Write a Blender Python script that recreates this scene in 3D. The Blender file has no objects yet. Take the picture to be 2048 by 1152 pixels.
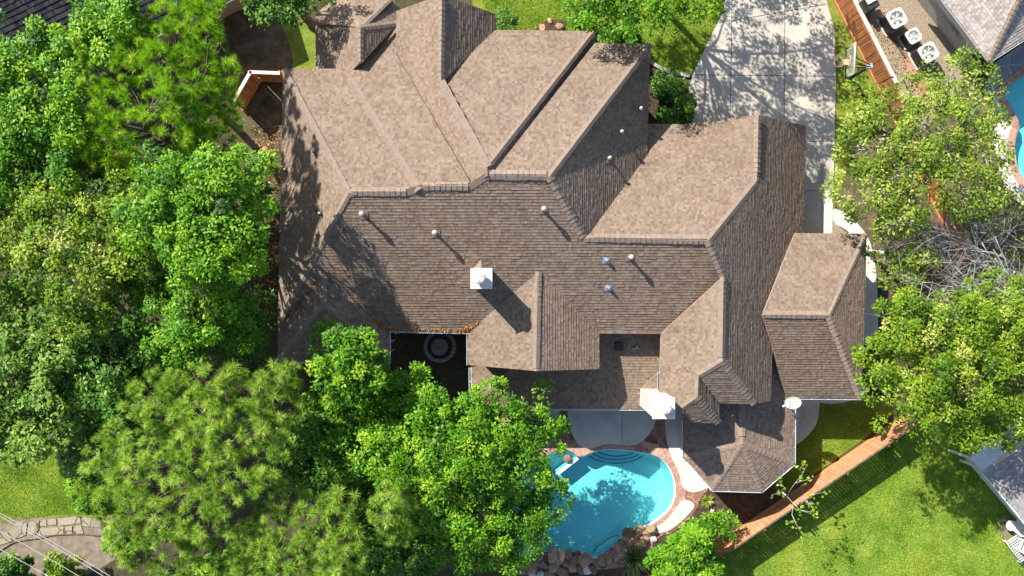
import bpy, bmesh, math, random
import numpy as np
from mathutils import Vector, Matrix
from mathutils.geometry import delaunay_2d_cdt
random.seed(7); RNG = np.random.default_rng(7)
sc = bpy.context.scene
COL = sc.collection

# ------------------------------------------------------------------ camera, sky, sun, exposure
CAM_H = 46.0; FPX = 1840.0; CX, CY = 1024.0, 576.0
cam = bpy.data.cameras.new('camera'); camo = bpy.data.objects.new('camera', cam); COL.objects.link(camo)
camo.location = (0, 0, CAM_H); camo.rotation_euler = (0, 0, 0)
cam.sensor_width = 36.0; cam.lens = 36.0 * FPX / 2048.0; cam.clip_end = 1000.0; cam.clip_start = 0.5
sc.camera = camo
SUN_EL = math.radians(42.0)
SUN_AZ = math.atan2(0.69, 0.72)                     # degrees west of north (north is +y)
tosun = Vector((-math.sin(SUN_AZ) * math.cos(SUN_EL), math.cos(SUN_AZ) * math.cos(SUN_EL), math.sin(SUN_EL)))
w = bpy.data.worlds.new('World'); sc.world = w; w.use_nodes = True
nt = w.node_tree; sky = nt.nodes.new('ShaderNodeTexSky'); sky.sky_type = 'NISHITA'; sky.sun_disc = False
sky.sun_elevation = SUN_EL; sky.sun_rotation = -SUN_AZ
bg = nt.nodes['Background']; bg.inputs['Strength'].default_value = 0.11
nt.links.new(sky.outputs[0], bg.inputs[0])
sl = bpy.data.lights.new('sun', 'SUN'); sl.energy = 5.0; sl.angle = math.radians(0.5); sl.color = (1.0, 0.95, 0.87)
so = bpy.data.objects.new('sun', sl); COL.objects.link(so)
so.rotation_euler = tosun.to_track_quat('Z', 'Y').to_euler(); so.location = (-30, 30, 60)
sc.view_settings.view_transform = 'Standard'; sc.view_settings.look = 'None'
sc.view_settings.exposure = 1.0; sc.view_settings.gamma = 1.0
try:
    sc.cycles.max_bounces = 8; sc.cycles.diffuse_bounces = 2; sc.cycles.transmission_bounces = 3; sc.cycles.transparent_max_bounces = 16
    sc.cycles.caustics_reflective = False; sc.cycles.caustics_refractive = False
except Exception: pass

# ------------------------------------------------------------------ helpers
def P(u, v, z=0.0):
    k = (CAM_H - z) / FPX
    return Vector(((u - CX) * k, (CY - v) * k, z))
def tag(o, label=None, cat=None, group=None, kind=None):
    if label: o['label'] = label
    if cat: o['category'] = cat
    if group: o['group'] = group
    if kind: o['kind'] = kind
    return o
def empty(name, loc, label, cat, group=None):
    o = bpy.data.objects.new(name, None); COL.objects.link(o); o.location = loc
    o.empty_display_size = 0.3
    return tag(o, label, cat, group)
def link(name, me, mats, parent=None):
    o = bpy.data.objects.new(name, me); COL.objects.link(o)
    for m in (mats if isinstance(mats, (list, tuple)) else [mats]): me.materials.append(m)
    if parent:
        o.parent = parent
        q = parent; off = Vector((0, 0, 0))
        while q: off += q.location; q = q.parent
        o.location = -off
    return o
class MB:
    """collects shapes in world coordinates and links them as ONE mesh object"""
    def __init__(s): s.bm = bmesh.new()
    def quad(s, pts, mi=0):
        f = s.bm.faces.new([s.bm.verts.new(p) for p in pts]); f.material_index = mi; return f
    def prism(s, pts, z0, z1, mi=0):
        a = [s.bm.verts.new((p[0], p[1], z0)) for p in pts]; b = [s.bm.verts.new((p[0], p[1], z1)) for p in pts]
        n = len(pts); fs = []
        fs.append(s.bm.faces.new(b)); fs.append(s.bm.faces.new(a[::-1]))
        for i in range(n): fs.append(s.bm.faces.new((a[i], a[(i+1) % n], b[(i+1) % n], b[i])))
        for f in fs: f.material_index = mi
    def box(s, c, size, rz=0.0, mi=0, bev=0.0):
        M = Matrix.Translation(c) @ Matrix.Rotation(rz, 4, 'Z')
        r = bmesh.ops.create_cube(s.bm, size=1.0, matrix=M @ Matrix.Diagonal((size[0], size[1], size[2], 1)))
        fs = set(f for v in r['verts'] for f in v.link_faces)
        for f in fs: f.material_index = mi
        if bev > 0:
            es = list(set(e for v in r['verts'] for e in v.link_edges))
            g = bmesh.ops.bevel(s.bm, geom=es, offset=bev, segments=2, affect='EDGES', profile=0.5)
            for f in g['faces']: f.material_index = mi
    def tube(s, pts, rads, n=6, mi=0, cap=True):
        pts = [Vector(p) for p in pts]
        if not isinstance(rads, (list, tuple)): rads = [rads] * len(pts)
        rings = []
        for i, p in enumerate(pts):
            d = (pts[min(i+1, len(pts)-1)] - pts[max(i-1, 0)])
            if d.length < 1e-6: d = Vector((0, 0, 1))
            d.normalize()
            a = d.cross(Vector((0, 0, 1)) if abs(d.z) < 0.9 else Vector((1, 0, 0))).normalized(); b = d.cross(a)
            rings.append([s.bm.verts.new(p + (a * math.cos(t) + b * math.sin(t)) * rads[i]) for t in [2*math.pi*k/n for k in range(n)]])
        for i in range(len(rings)-1):
            for k in range(n):
                f = s.bm.faces.new((rings[i][k], rings[i+1][k], rings[i+1][(k+1) % n], rings[i][(k+1) % n])); f.material_index = mi; f.smooth = True
        if cap:
            for r in (rings[0], rings[-1][::-1]):
                f = s.bm.faces.new(r); f.material_index = mi
    def cyl(s, c, r, z0, z1, n=20, mi=0, r2=None):
        s.tube([(c[0], c[1], z0), (c[0], c[1], z1)], [r, r if r2 is None else r2], n, mi)
    def lathe(s, c, prof, n=24, mi=0):
        rings = [[s.bm.verts.new((c[0]+r*math.cos(2*math.pi*k/n), c[1]+r*math.sin(2*math.pi*k/n), z)) for k in range(n)] for r, z in prof]
        for i in range(len(rings)-1):
            for k in range(n):
                f = s.bm.faces.new((rings[i][k], rings[i][(k+1) % n], rings[i+1][(k+1) % n], rings[i+1][k])); f.material_index = mi; f.smooth = True
    def build(s, name, mats, parent=None, recalc=True):
        if recalc: bmesh.ops.recalc_face_normals(s.bm, faces=s.bm.faces[:])
        me = bpy.data.meshes.new(name); s.bm.to_mesh(me); s.bm.free()
        return link(name, me, mats, parent)
def np_mesh(name, co, idx, fsize, rnd=None):
    """co (N,3), idx flat, faces all of fsize corners"""
    me = bpy.data.meshes.new(name)
    nf = len(idx) // fsize
    me.vertices.add(len(co)); me.vertices.foreach_set('co', np.ascontiguousarray(co, np.float32).ravel())
    me.loops.add(len(idx)); me.loops.foreach_set('vertex_index', np.ascontiguousarray(idx, np.int32))
    me.polygons.add(nf); me.polygons.foreach_set('loop_start', np.arange(0, len(idx), fsize, dtype=np.int32))
    if rnd is not None:
        a = me.attributes.new('rnd', 'FLOAT', 'FACE'); a.data.foreach_set('value', np.ascontiguousarray(rnd, np.float32))
    me.update(calc_edges=True)
    return me
def smooth_loop(pts, it=2, closed=True):
    pts = [Vector((p[0], p[1])) for p in pts]
    for _ in range(it):
        out = []; n = len(pts)
        for i in range(n if closed else n-1):
            a, b = pts[i], pts[(i+1) % n]
            out += [a*.75+b*.25, a*.25+b*.75]
        if not closed: out = [pts[0]] + out + [pts[-1]]
        pts = out
    return [(p.x, p.y) for p in pts]
def gpx(pts): return [P(u, v)[:2] for u, v in pts]
def inside(poly, x, y):
    c = False; n = len(poly); j = n-1
    for i in range(n):
        xi, yi = poly[i]; xj, yj = poly[j]
        if (yi > y) != (yj > y) and x < (xj-xi)*(y-yi)/(yj-yi)+xi: c = not c
        j = i
    return c
def pnoise(seed):
    rs = np.random.default_rng(seed); ph = rs.uniform(0, 6.28, (6, 2)); fr = rs.uniform(.5, 2.4, (6, 2))*rs.choice([-1, 1], (6, 2))
    return lambda x, y: sum(math.sin(x*fr[i, 0]+y*fr[i, 1]+ph[i, 0]) for i in range(6))/6

# ------------------------------------------------------------------ materials
def mat(name):
    m = bpy.data.materials.new(name); m.use_nodes = True; n = m.node_tree
    return m, n, n.nodes['Principled BSDF'], n.nodes.new, n.links.new
def ramp(n, stops):
    r = n.nodes.new('ShaderNodeValToRGB'); e = r.color_ramp.elements
    while len(e) < len(stops): e.new(0.5)
    for el, (p, c) in zip(e, stops): el.position = p; el.color = (*c, 1)
    return r
def noise_mat(name, stops, scale=3.0, rough=0.85, detail=8.0, bump=0.0, bscale=40.0, spec=0.2, stops2=None, scale2=.4, fac2=.5, fine=None):
    m, n, b, N, L = mat(name)
    tc = N('ShaderNodeTexCoord')
    x = N('ShaderNodeTexNoise'); x.inputs['Scale'].default_value = scale; x.inputs['Detail'].default_value = detail; x.inputs['Roughness'].default_value = .65
    L(tc.outputs['Object'], x.inputs['Vector'])
    r = ramp(n, stops); L(x.outputs['Fac'], r.inputs[0]); out = r.outputs[0]
    if stops2:
        y = N('ShaderNodeTexNoise'); y.inputs['Scale'].default_value = scale2; y.inputs['Detail'].default_value = 5
        L(tc.outputs['Object'], y.inputs['Vector']); r2 = ramp(n, stops2); L(y.outputs['Fac'], r2.inputs[0])
        mx = N('ShaderNodeMix'); mx.data_type = 'RGBA'; mx.blend_type = 'MULTIPLY'; mx.inputs[0].default_value = fac2
        L(out, mx.inputs[6]); L(r2.outputs[0], mx.inputs[7]); out = mx.outputs[2]
    if fine:
        y = N('ShaderNodeTexNoise'); y.inputs['Scale'].default_value = fine[0]; y.inputs['Detail'].default_value = 2
        L(tc.outputs['Object'], y.inputs['Vector']); r2 = ramp(n, [(.35, (fine[1],)*3), (.65, (1, 1, 1))]); L(y.outputs['Fac'], r2.inputs[0])
        mx = N('ShaderNodeMix'); mx.data_type = 'RGBA'; mx.blend_type = 'MULTIPLY'; mx.inputs[0].default_value = 1
        L(out, mx.inputs[6]); L(r2.outputs[0], mx.inputs[7]); out = mx.outputs[2]
    L(out, b.inputs['Base Color'])
    b.inputs['Roughness'].default_value = rough; b.inputs['Specular IOR Level'].default_value = spec
    if bump:
        z = N('ShaderNodeTexNoise'); z.inputs['Scale'].default_value = bscale; z.inputs['Detail'].default_value = 6
        L(tc.outputs['Object'], z.inputs['Vector'])
        bp = N('ShaderNodeBump'); bp.inputs['Strength'].default_value = bump; bp.inputs['Distance'].default_value = .05
        L(z.outputs['Fac'], bp.inputs['Height']); L(bp.outputs[0], b.inputs['Normal'])
    return m
def flat_mat(name, c, rough=.5, metal=0.0, spec=.4):
    return noise_mat(name, [(.3, tuple(x*.82 for x in c)), (.7, tuple(min(1, x*1.08) for x in c))], 5.0, rough, spec=spec) if not metal else metal_mat(name, c, rough, metal)
def metal_mat(name, c, rough, metal):
    m = noise_mat(name, [(.3, tuple(x*.85 for x in c)), (.7, c)], 8.0, rough); m.node_tree.nodes['Principled BSDF'].inputs['Metallic'].default_value = metal
    return m
def shingle_mat(name, cols, ch=.14, tab=.11, stain=.83):
    m, n, b, N, L = mat(name)
    uv = N('ShaderNodeUVMap'); uv.uv_map = 'UVMap'
    sp = N('ShaderNodeSeparateXYZ'); L(uv.outputs[0], sp.inputs[0])
    def M(op, a, bb=None):
        q = N('ShaderNodeMath'); q.operation = op
        for i, x in enumerate((a, bb)):
            if x is None: continue
            if isinstance(x, (int, float)): q.inputs[i].default_value = x
            else: L(x, q.inputs[i])
        return q.outputs[0]
    row = M('FLOOR', M('DIVIDE', M('ADD', sp.outputs[1], .003), ch))
    wr = N('ShaderNodeTexWhiteNoise'); wr.noise_dimensions = '1D'; L(row, wr.inputs['W'])
    colx = M('FLOOR', M('ADD', M('DIVIDE', sp.outputs[0], tab), M('MULTIPLY', wr.outputs['Value'], 7.0)))
    cb = N('ShaderNodeCombineXYZ'); L(row, cb.inputs[0]); L(colx, cb.inputs[1])
    wn = N('ShaderNodeTexWhiteNoise'); wn.noise_dimensions = '2D'; L(cb.outputs[0], wn.inputs['Vector'])
    r = ramp(n, cols); r.color_ramp.interpolation = 'LINEAR'; L(wn.outputs['Value'], r.inputs[0])
    tc = N('ShaderNodeTexCoord')
    x = N('ShaderNodeTexNoise'); x.inputs['Scale'].default_value = .9; x.inputs['Detail'].default_value = 9; x.inputs['Roughness'].default_value = .66
    L(tc.outputs['Object'], x.inputs['Vector'])
    r2 = ramp(n, [(.32, (stain, stain*1.0, stain*.99)), (.6, (1, 1, 1)), (.8, (1.05, 1.03, 1.01))]); L(x.outputs['Fac'], r2.inputs[0])
    mx = N('ShaderNodeMix'); mx.data_type = 'RGBA'; mx.blend_type = 'MULTIPLY'; mx.inputs[0].default_value = 1
    L(r.outputs[0], mx.inputs[6]); L(r2.outputs[0], mx.inputs[7])
    g = N('ShaderNodeTexNoise'); g.inputs['Scale'].default_value = 28; g.inputs['Detail'].default_value = 4; L(tc.outputs['Object'], g.inputs['Vector'])
    r3 = ramp(n, [(.32, (.74,)*3), (.68, (1.16,)*3)]); L(g.outputs['Fac'], r3.inputs[0])
    m2 = N('ShaderNodeMix'); m2.data_type = 'RGBA'; m2.blend_type = 'MULTIPLY'; m2.inputs[0].default_value = 1
    L(mx.outputs[2], m2.inputs[6]); L(r3.outputs[0], m2.inputs[7])
    L(m2.outputs[2], b.inputs['Base Color']); b.inputs['Roughness'].default_value = .92; b.inputs['Specular IOR Level'].default_value = .15
    return m
def leaf_mat(name, stops, trans=.24, rough=.5, spec=.28, tint=(1.0, 1.2, .25)):
    m, n, b, N, L = mat(name)
    at = N('ShaderNodeAttribute'); at.attribute_name = 'rnd'
    r = ramp(n, stops); L(at.outputs['Fac'], r.inputs[0]); L(r.outputs[0], b.inputs['Base Color'])
    b.inputs['Roughness'].default_value = rough; b.inputs['Specular IOR Level'].default_value = spec
    t = N('ShaderNodeBsdfTranslucent')
    mx = N('ShaderNodeMix'); mx.data_type = 'RGBA'; mx.blend_type = 'MULTIPLY'; mx.inputs[0].default_value = 1
    L(r.outputs[0], mx.inputs[6]); mx.inputs[7].default_value = (*tint, 1); L(mx.outputs[2], t.inputs[0])
    ms = N('ShaderNodeMixShader'); ms.inputs[0].default_value = trans
    L(b.outputs[0], ms.inputs[1]); L(t.outputs[0], ms.inputs[2]); L(ms.outputs[0], n.nodes['Material Output'].inputs[0])
    return m
def plank_mat(name, c1, c2, width=.14):
    m, n, b, N, L = mat(name)
    uv = N('ShaderNodeUVMap'); uv.uv_map = 'UVMap'
    sp = N('ShaderNodeSeparateXYZ'); L(uv.outputs[0], sp.inputs[0])
    d = N('ShaderNodeMath'); d.operation = 'DIVIDE'; L(sp.outputs[0], d.inputs[0]); d.inputs[1].default_value = width
    f = N('ShaderNodeMath'); f.operation = 'FLOOR'; L(d.outputs[0], f.inputs[0])
    wn = N('ShaderNodeTexWhiteNoise'); wn.noise_dimensions = '1D'; L(f.outputs[0], wn.inputs['W'])
    r = ramp(n, [(0, c1), (1, c2)]); L(wn.outputs['Value'], r.inputs[0])
    tc = N('ShaderNodeTexCoord'); x = N('ShaderNodeTexNoise'); x.inputs['Scale'].default_value = 4; x.inputs['Detail'].default_value = 6; L(tc.outputs['Object'], x.inputs['Vector'])
    r2 = ramp(n, [(.3, (.7, .7, .7)), (.65, (1.05, 1.05, 1.05))]); L(x.outputs['Fac'], r2.inputs[0])
    mx = N('ShaderNodeMix'); mx.data_type = 'RGBA'; mx.blend_type = 'MULTIPLY'; mx.inputs[0].default_value = 1
    L(r.outputs[0], mx.inputs[6]); L(r2.outputs[0], mx.inputs[7]); L(mx.outputs[2], b.inputs['Base Color']); b.inputs['Roughness'].default_value = .8
    return m
def flag_mat(name, cols, scale, mortar, mw=.03):
    m, n, b, N, L = mat(name)
    tc = N('ShaderNodeTexCoord')
    nz = N('ShaderNodeTexNoise'); nz.inputs['Scale'].default_value = 1.2; L(tc.outputs['Object'], nz.inputs['Vector'])
    va = N('ShaderNodeMix'); va.data_type = 'RGBA'; va.blend_type = 'LINEAR_LIGHT'; va.inputs[0].default_value = .12
    L(tc.outputs['Object'], va.inputs[6]); L(nz.outputs['Color'], va.inputs[7])
    v1 = N('ShaderNodeTexVoronoi'); v1.inputs['Scale'].default_value = scale; L(va.outputs[2], v1.inputs['Vector'])
    v2 = N('ShaderNodeTexVoronoi'); v2.feature = 'DISTANCE_TO_EDGE'; v2.inputs['Scale'].default_value = scale; L(va.outputs[2], v2.inputs['Vector'])
    sx = N('ShaderNodeSeparateColor'); L(v1.outputs['Color'], sx.inputs[0])
    r = ramp(n, cols); L(sx.outputs[0], r.inputs[0])
    x = N('ShaderNodeTexNoise'); x.inputs['Scale'].default_value = 9; x.inputs['Detail'].default_value = 7; L(tc.outputs['Object'], x.inputs['Vector'])
    r2 = ramp(n, [(.3, (.75,)*3), (.7, (1.1,)*3)]); L(x.outputs['Fac'], r2.inputs[0])
    m2 = N('ShaderNodeMix'); m2.data_type = 'RGBA'; m2.blend_type = 'MULTIPLY'; m2.inputs[0].default_value = 1
    L(r.outputs[0], m2.inputs[6]); L(r2.outputs[0], m2.inputs[7])
    lt = N('ShaderNodeMath'); lt.operation = 'LESS_THAN'; lt.inputs[1].default_value = mw; L(v2.outputs['Distance'], lt.inputs[0])
    mx = N('ShaderNodeMix'); mx.data_type = 'RGBA'; L(lt.outputs[0], mx.inputs[0]); L(m2.outputs[2], mx.inputs[6]); mx.inputs[7].default_value = (*mortar, 1)
    L(mx.outputs[2], b.inputs['Base Color']); b.inputs['Roughness'].default_value = .8
    bp = N('ShaderNodeBump'); bp.inputs['Strength'].default_value = .5; bp.inputs['Distance'].default_value = .02
    L(x.outputs['Fac'], bp.inputs['Height']); L(bp.outputs[0], b.inputs['Normal'])
    return m

BROWN = [(0, (.160, .110, .080)), (.3, (.200, .146, .107)), (.7, (.220, .164, .122)), (1, (.258, .198, .151))]
M_SH = shingle_mat('brown_shingle', BROWN)
M_CAP = noise_mat('ridge_cap_shingle', [(.3, (.20, .15, .115)), (.7, (.285, .222, .172))], 6, .92, fine=(30, .75))
M_VENT = noise_mat('ridge_vent_shingle', [(.3, (.20, .15, .115)), (.7, (.285, .222, .172))], 4, .92, fine=(30, .8))
M_TRIM = flat_mat('tan_fascia', (.38, .31, .25), .7)
M_WALL = noise_mat('house_wall_brick', [(.3, (.30, .24, .19)), (.7, (.42, .35, .28))], 9, .9)
M_CREAM = noise_mat('cream_wall', [(.3, (.5, .46, .38)), (.7, (.6, .55, .46))], 3, .8)
M_WHITE = noise_mat('white_paint', [(.3, (.50, .49, .45)), (.7, (.64, .63, .59))], 5, .5)
M_CHIM = noise_mat('weathered_white_metal', [(.25, (.30, .28, .23)), (.45, (.48, .46, .41)), (.7, (.58, .57, .53))], 7, .55)
M_GUT = metal_mat('white_gutter', (.74, .75, .76), .35, .15)
M_PIPE = flat_mat('pale_vent_pipe', (.46, .42, .35), .6)
M_LEAD = metal_mat('lead_flashing', (.42, .45, .55), .45, .5)
M_DARK = flat_mat('dark_plastic', (.03, .03, .035), .45)
M_BLACK = metal_mat('black_metal', (.02, .02, .022), .4, .3)
M_GLASS = flat_mat('window_glass', (.03, .04, .05), .08, spec=.8)
M_CONC = noise_mat('driveway_concrete', [(.25, (.37, .335, .28)), (.5, (.49, .445, .375)), (.8, (.57, .52, .45))], 1.3, .88, 10, stops2=[(.3, (.66, .66, .66)), (.6, (1, 1, 1))], scale2=.5, fac2=.8, fine=(60, .85), bump=.15)
M_CONC2 = noise_mat('patio_concrete', [(.25, (.50, .46, .40)), (.7, (.64, .60, .53))], 1.5, .85, 8, stops2=[(.35, (.78, .78, .8)), (.6, (1, 1, 1))], scale2=.8, fac2=.6, fine=(70, .88))
M_JOINT = flat_mat('joint_filler', (.04, .035, .03), .9)
M_FLAG = flag_mat('red_flagstone', [(0, (.17, .075, .05)), (.5, (.23, .105, .07)), (1, (.29, .145, .10))], 2.0, (.36, .29, .25), .022)
M_COPE = flag_mat('red_coping', [(0, (.28, .145, .10)), (.5, (.37, .20, .145)), (1, (.44, .27, .20))], 2.4, (.42, .32, .26), .02)
M_FLAGT = flag_mat('tan_flagstone', [(0, (.21, .19, .125)), (.5, (.26, .23, .155)), (1, (.30, .255, .175))], 1.35, (.07, .05, .04), .028)
M_LAWN = noise_mat('lawn_grass', [(.22, (.10, .15, .018)), (.45, (.20, .275, .035)), (.6, (.26, .33, .05)), (.8, (.36, .38, .11))], 2.2, .95, 12, bump=.9, bscale=45, stops2=[(.32, (.62, .74, .55)), (.5, (1, 1, 1)), (.66, (1.25, 1.02, .95))], scale2=.7, fac2=1, fine=(24, .5))
M_LAWN2 = noise_mat('back_lawn_grass', [(.25, (.10, .18, .018)), (.42, (.175, .275, .035)), (.58, (.24, .335, .055)), (.75, (.36, .40, .13))], 1.1, .95, 12, bump=.9, bscale=45, stops2=[(.36, (.66, .78, .55)), (.5, (1, 1, 1)), (.62, (1.4, 1.15, 1.05))], scale2=.55, fac2=1, fine=(20, .5))
M_SOIL = noise_mat('mulch_soil', [(.3, (.045, .028, .018)), (.55, (.10, .065, .045)), (.8, (.17, .115, .08))], 5, .95, 12, bump=.9, bscale=30, fine=(40, .6))
M_GROUND = noise_mat('leaf_litter_ground', [(.25, (.035, .035, .015)), (.5, (.08, .075, .035)), (.75, (.14, .105, .06))], 2.0, .95, 12, bump=.8, bscale=30, fine=(30, .6))
M_GRAVEL = noise_mat('tan_gravel', [(.3, (.22, .16, .10)), (.5, (.42, .33, .23)), (.75, (.55, .46, .36))], 14, .9, 6, bump=.9, bscale=60, fine=(35, .55))
M_DIRT = noise_mat('bare_dirt', [(.3, (.15, .12, .085)), (.6, (.27, .22, .16)), (.8, (.36, .30, .23))], 3, .95, 10, bump=.5, bscale=40, fine=(40, .7))
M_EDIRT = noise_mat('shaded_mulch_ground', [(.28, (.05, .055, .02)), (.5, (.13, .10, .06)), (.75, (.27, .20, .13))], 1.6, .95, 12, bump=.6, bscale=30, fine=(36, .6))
M_FENCE = plank_mat('stained_cedar', (.36, .125, .045), (.52, .20, .075))
M_FENCE2 = plank_mat('faded_cedar', (.50, .23, .11), (.60, .31, .165))
M_FRAIL = flat_mat('cedar_rail', (.62, .25, .09), .8)
M_FCAP = flat_mat('pale_fence_cap', (.60, .55, .46), .8)
M_BARK = noise_mat('brown_bark', [(.3, (.06, .045, .035)), (.7, (.19, .15, .12))], 6, .95, bump=.6)
M_PBARK = noise_mat('pine_bark', [(.3, (.06, .048, .036)), (.7, (.20, .16, .13))], 6, .95, bump=.6)
M_GBARK = noise_mat('grey_dead_wood', [(.3, (.30, .29, .27)), (.7, (.52, .50, .47))], 7, .9)
M_ROCK = noise_mat('brown_boulder', [(.25, (.10, .07, .055)), (.5, (.23, .16, .12)), (.75, (.36, .26, .19))], 2.2, .9, 10, bump=.7, bscale=9)
M_ROCK2 = noise_mat('tan_boulder', [(.25, (.26, .16, .085)), (.5, (.46, .31, .18)), (.75, (.58, .44, .30))], 2.2, .9, 10, bump=.7, bscale=9)
M_ROCK3 = noise_mat('pale_boulder', [(.3, (.38, .36, .31)), (.7, (.58, .55, .49))], 3, .9, 10, bump=.6, bscale=9)
M_STONE = noise_mat('grey_stone_block', [(.3, (.22, .21, .19)), (.7, (.36, .35, .31))], 4, .85)
M_PLASTER = noise_mat('pool_plaster', [(.3, (.74, .97, .98)), (.7, (.80, .985, .99))], 3, .7, fine=(9, .86))
M_TILE = flat_mat('dark_pool_tile', (.02, .06, .10), .3)
M_ORANGE = flat_mat('orange_paint', (.62, .33, .20), .6)
M_GREY = flat_mat('grey_metal_case', (.36, .37, .36), .5)
M_ACTOP = flat_mat('pale_metal_top', (.58, .60, .55), .45)
M_NEIGH = shingle_mat('pale_grey_shingle', [(0, (.26, .23, .21)), (.5, (.36, .32, .29)), (1, (.44, .39, .35))])
M_NEIGHD = shingle_mat('charcoal_shingle', [(0, (.022, .022, .026)), (.5, (.038, .037, .042)), (1, (.06, .058, .062))], .24)
M_NEIGHG = shingle_mat('grey_shingle', [(0, (.20, .19, .19)), (.5, (.27, .26, .25)), (1, (.33, .31, .30))])
M_WIRE = flat_mat('pale_wire', (.42, .41, .40), .5)
M_YELLOW = flat_mat('yellow_rim', (.62, .58, .12), .5)
M_TERRA = noise_mat('terracotta_paving', [(.3, (.36, .18, .11)), (.7, (.48, .27, .18))], 4, .85, fine=(30, .75))
M_DECKD = flag_mat('slate_paving', [(0, (.17, .18, .19)), (1, (.24, .25, .26))], 1.0, (.3, .3, .3), .02)

def vary(m, amt=.45):
    n = m.node_tree; b = n.nodes['Principled BSDF']; l = b.inputs['Base Color'].links[0]; src = l.from_socket
    oi = n.nodes.new('ShaderNodeObjectInfo'); r = ramp(n, [(0, (1-amt, 1-amt*1.0, 1-amt)), (.35, (.9, .85, .82)), (.6, (1.15, 1.0, .86)), (1, (1.5, 1.42, 1.28))]); n.links.new(oi.outputs['Random'], r.inputs[0])
    mx = n.nodes.new('ShaderNodeMix'); mx.data_type = 'RGBA'; mx.blend_type = 'MULTIPLY'; mx.inputs[0].default_value = 1
    n.links.new(src, mx.inputs[6]); n.links.new(r.outputs[0], mx.inputs[7]); n.links.new(mx.outputs[2], b.inputs['Base Color'])
for q in (M_ROCK, M_ROCK2): vary(q)
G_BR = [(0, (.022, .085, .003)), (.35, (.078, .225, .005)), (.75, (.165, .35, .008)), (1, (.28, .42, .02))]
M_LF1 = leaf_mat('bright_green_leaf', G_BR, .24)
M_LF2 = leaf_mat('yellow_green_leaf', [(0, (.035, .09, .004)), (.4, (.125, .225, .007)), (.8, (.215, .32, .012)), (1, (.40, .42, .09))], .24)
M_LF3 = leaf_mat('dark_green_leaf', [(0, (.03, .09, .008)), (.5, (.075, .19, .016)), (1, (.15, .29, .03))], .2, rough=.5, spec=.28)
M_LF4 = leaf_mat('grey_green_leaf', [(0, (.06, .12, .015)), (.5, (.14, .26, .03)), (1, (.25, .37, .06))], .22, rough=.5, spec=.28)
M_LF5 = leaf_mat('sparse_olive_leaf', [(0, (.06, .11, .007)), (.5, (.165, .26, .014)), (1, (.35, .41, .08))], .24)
M_ND1 = leaf_mat('pine_needle', [(0, (.05, .15, .006)), (.5, (.24, .46, .014)), (.85, (.42, .63, .04)), (1, (.56, .60, .12))], .40, tint=(1, 1.1, .4))
M_ND2 = leaf_mat('pale_pine_needle', [(0, (.06, .16, .014)), (.5, (.29, .46, .05)), (.85, (.52, .68, .13)), (1, (.64, .66, .20))], .40, tint=(1, 1.1, .4))
M_YUC = leaf_mat('yucca_leaf', [(0, (.02, .05, .01)), (.6, (.05, .10, .025)), (1, (.13, .18, .06))], .2)
M_AGV = leaf_mat('lime_leaf', [(0, (.14, .24, .02)), (1, (.42, .50, .10))], .3)
M_LITTER = leaf_mat('dead_orange_leaf', [(0, (.18, .075, .02)), (.5, (.40, .19, .05)), (1, (.60, .36, .13))], .15, tint=(1, .8, .5))

def water_mat(name, tint):
    m, n, b, N, L = mat(name)
    tr = N('ShaderNodeBsdfTransparent'); tr.inputs[0].default_value = (*tint, 1)
    gl = N('ShaderNodeBsdfGlossy'); gl.inputs['Roughness'].default_value = .03
    fr = N('ShaderNodeFresnel'); fr.inputs[0].default_value = 1.33
    tc = N('ShaderNodeTexCoord'); x = N('ShaderNodeTexNoise'); x.inputs['Scale'].default_value = 8; x.inputs['Detail'].default_value = 2; L(tc.outputs['Object'], x.inputs['Vector'])
    bp = N('ShaderNodeBump'); bp.inputs['Strength'].default_value = .03; bp.inputs['Distance'].default_value = .1; L(x.outputs['Fac'], bp.inputs['Height'])
    L(bp.outputs[0], gl.inputs['Normal']); L(bp.outputs[0], fr.inputs['Normal'])
    ms = N('ShaderNodeMixShader'); L(fr.outputs[0], ms.inputs[0]); L(tr.outputs[0], ms.inputs[1]); L(gl.outputs[0], ms.inputs[2])
    L(ms.outputs[0], n.nodes['Material Output'].inputs[0]); n.nodes.remove(b)
    return m
M_WATER = water_mat('pool_water', (.50, .985, .993))
M_WATERD = water_mat('fountain_water', (.25, .3, .3))

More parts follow.
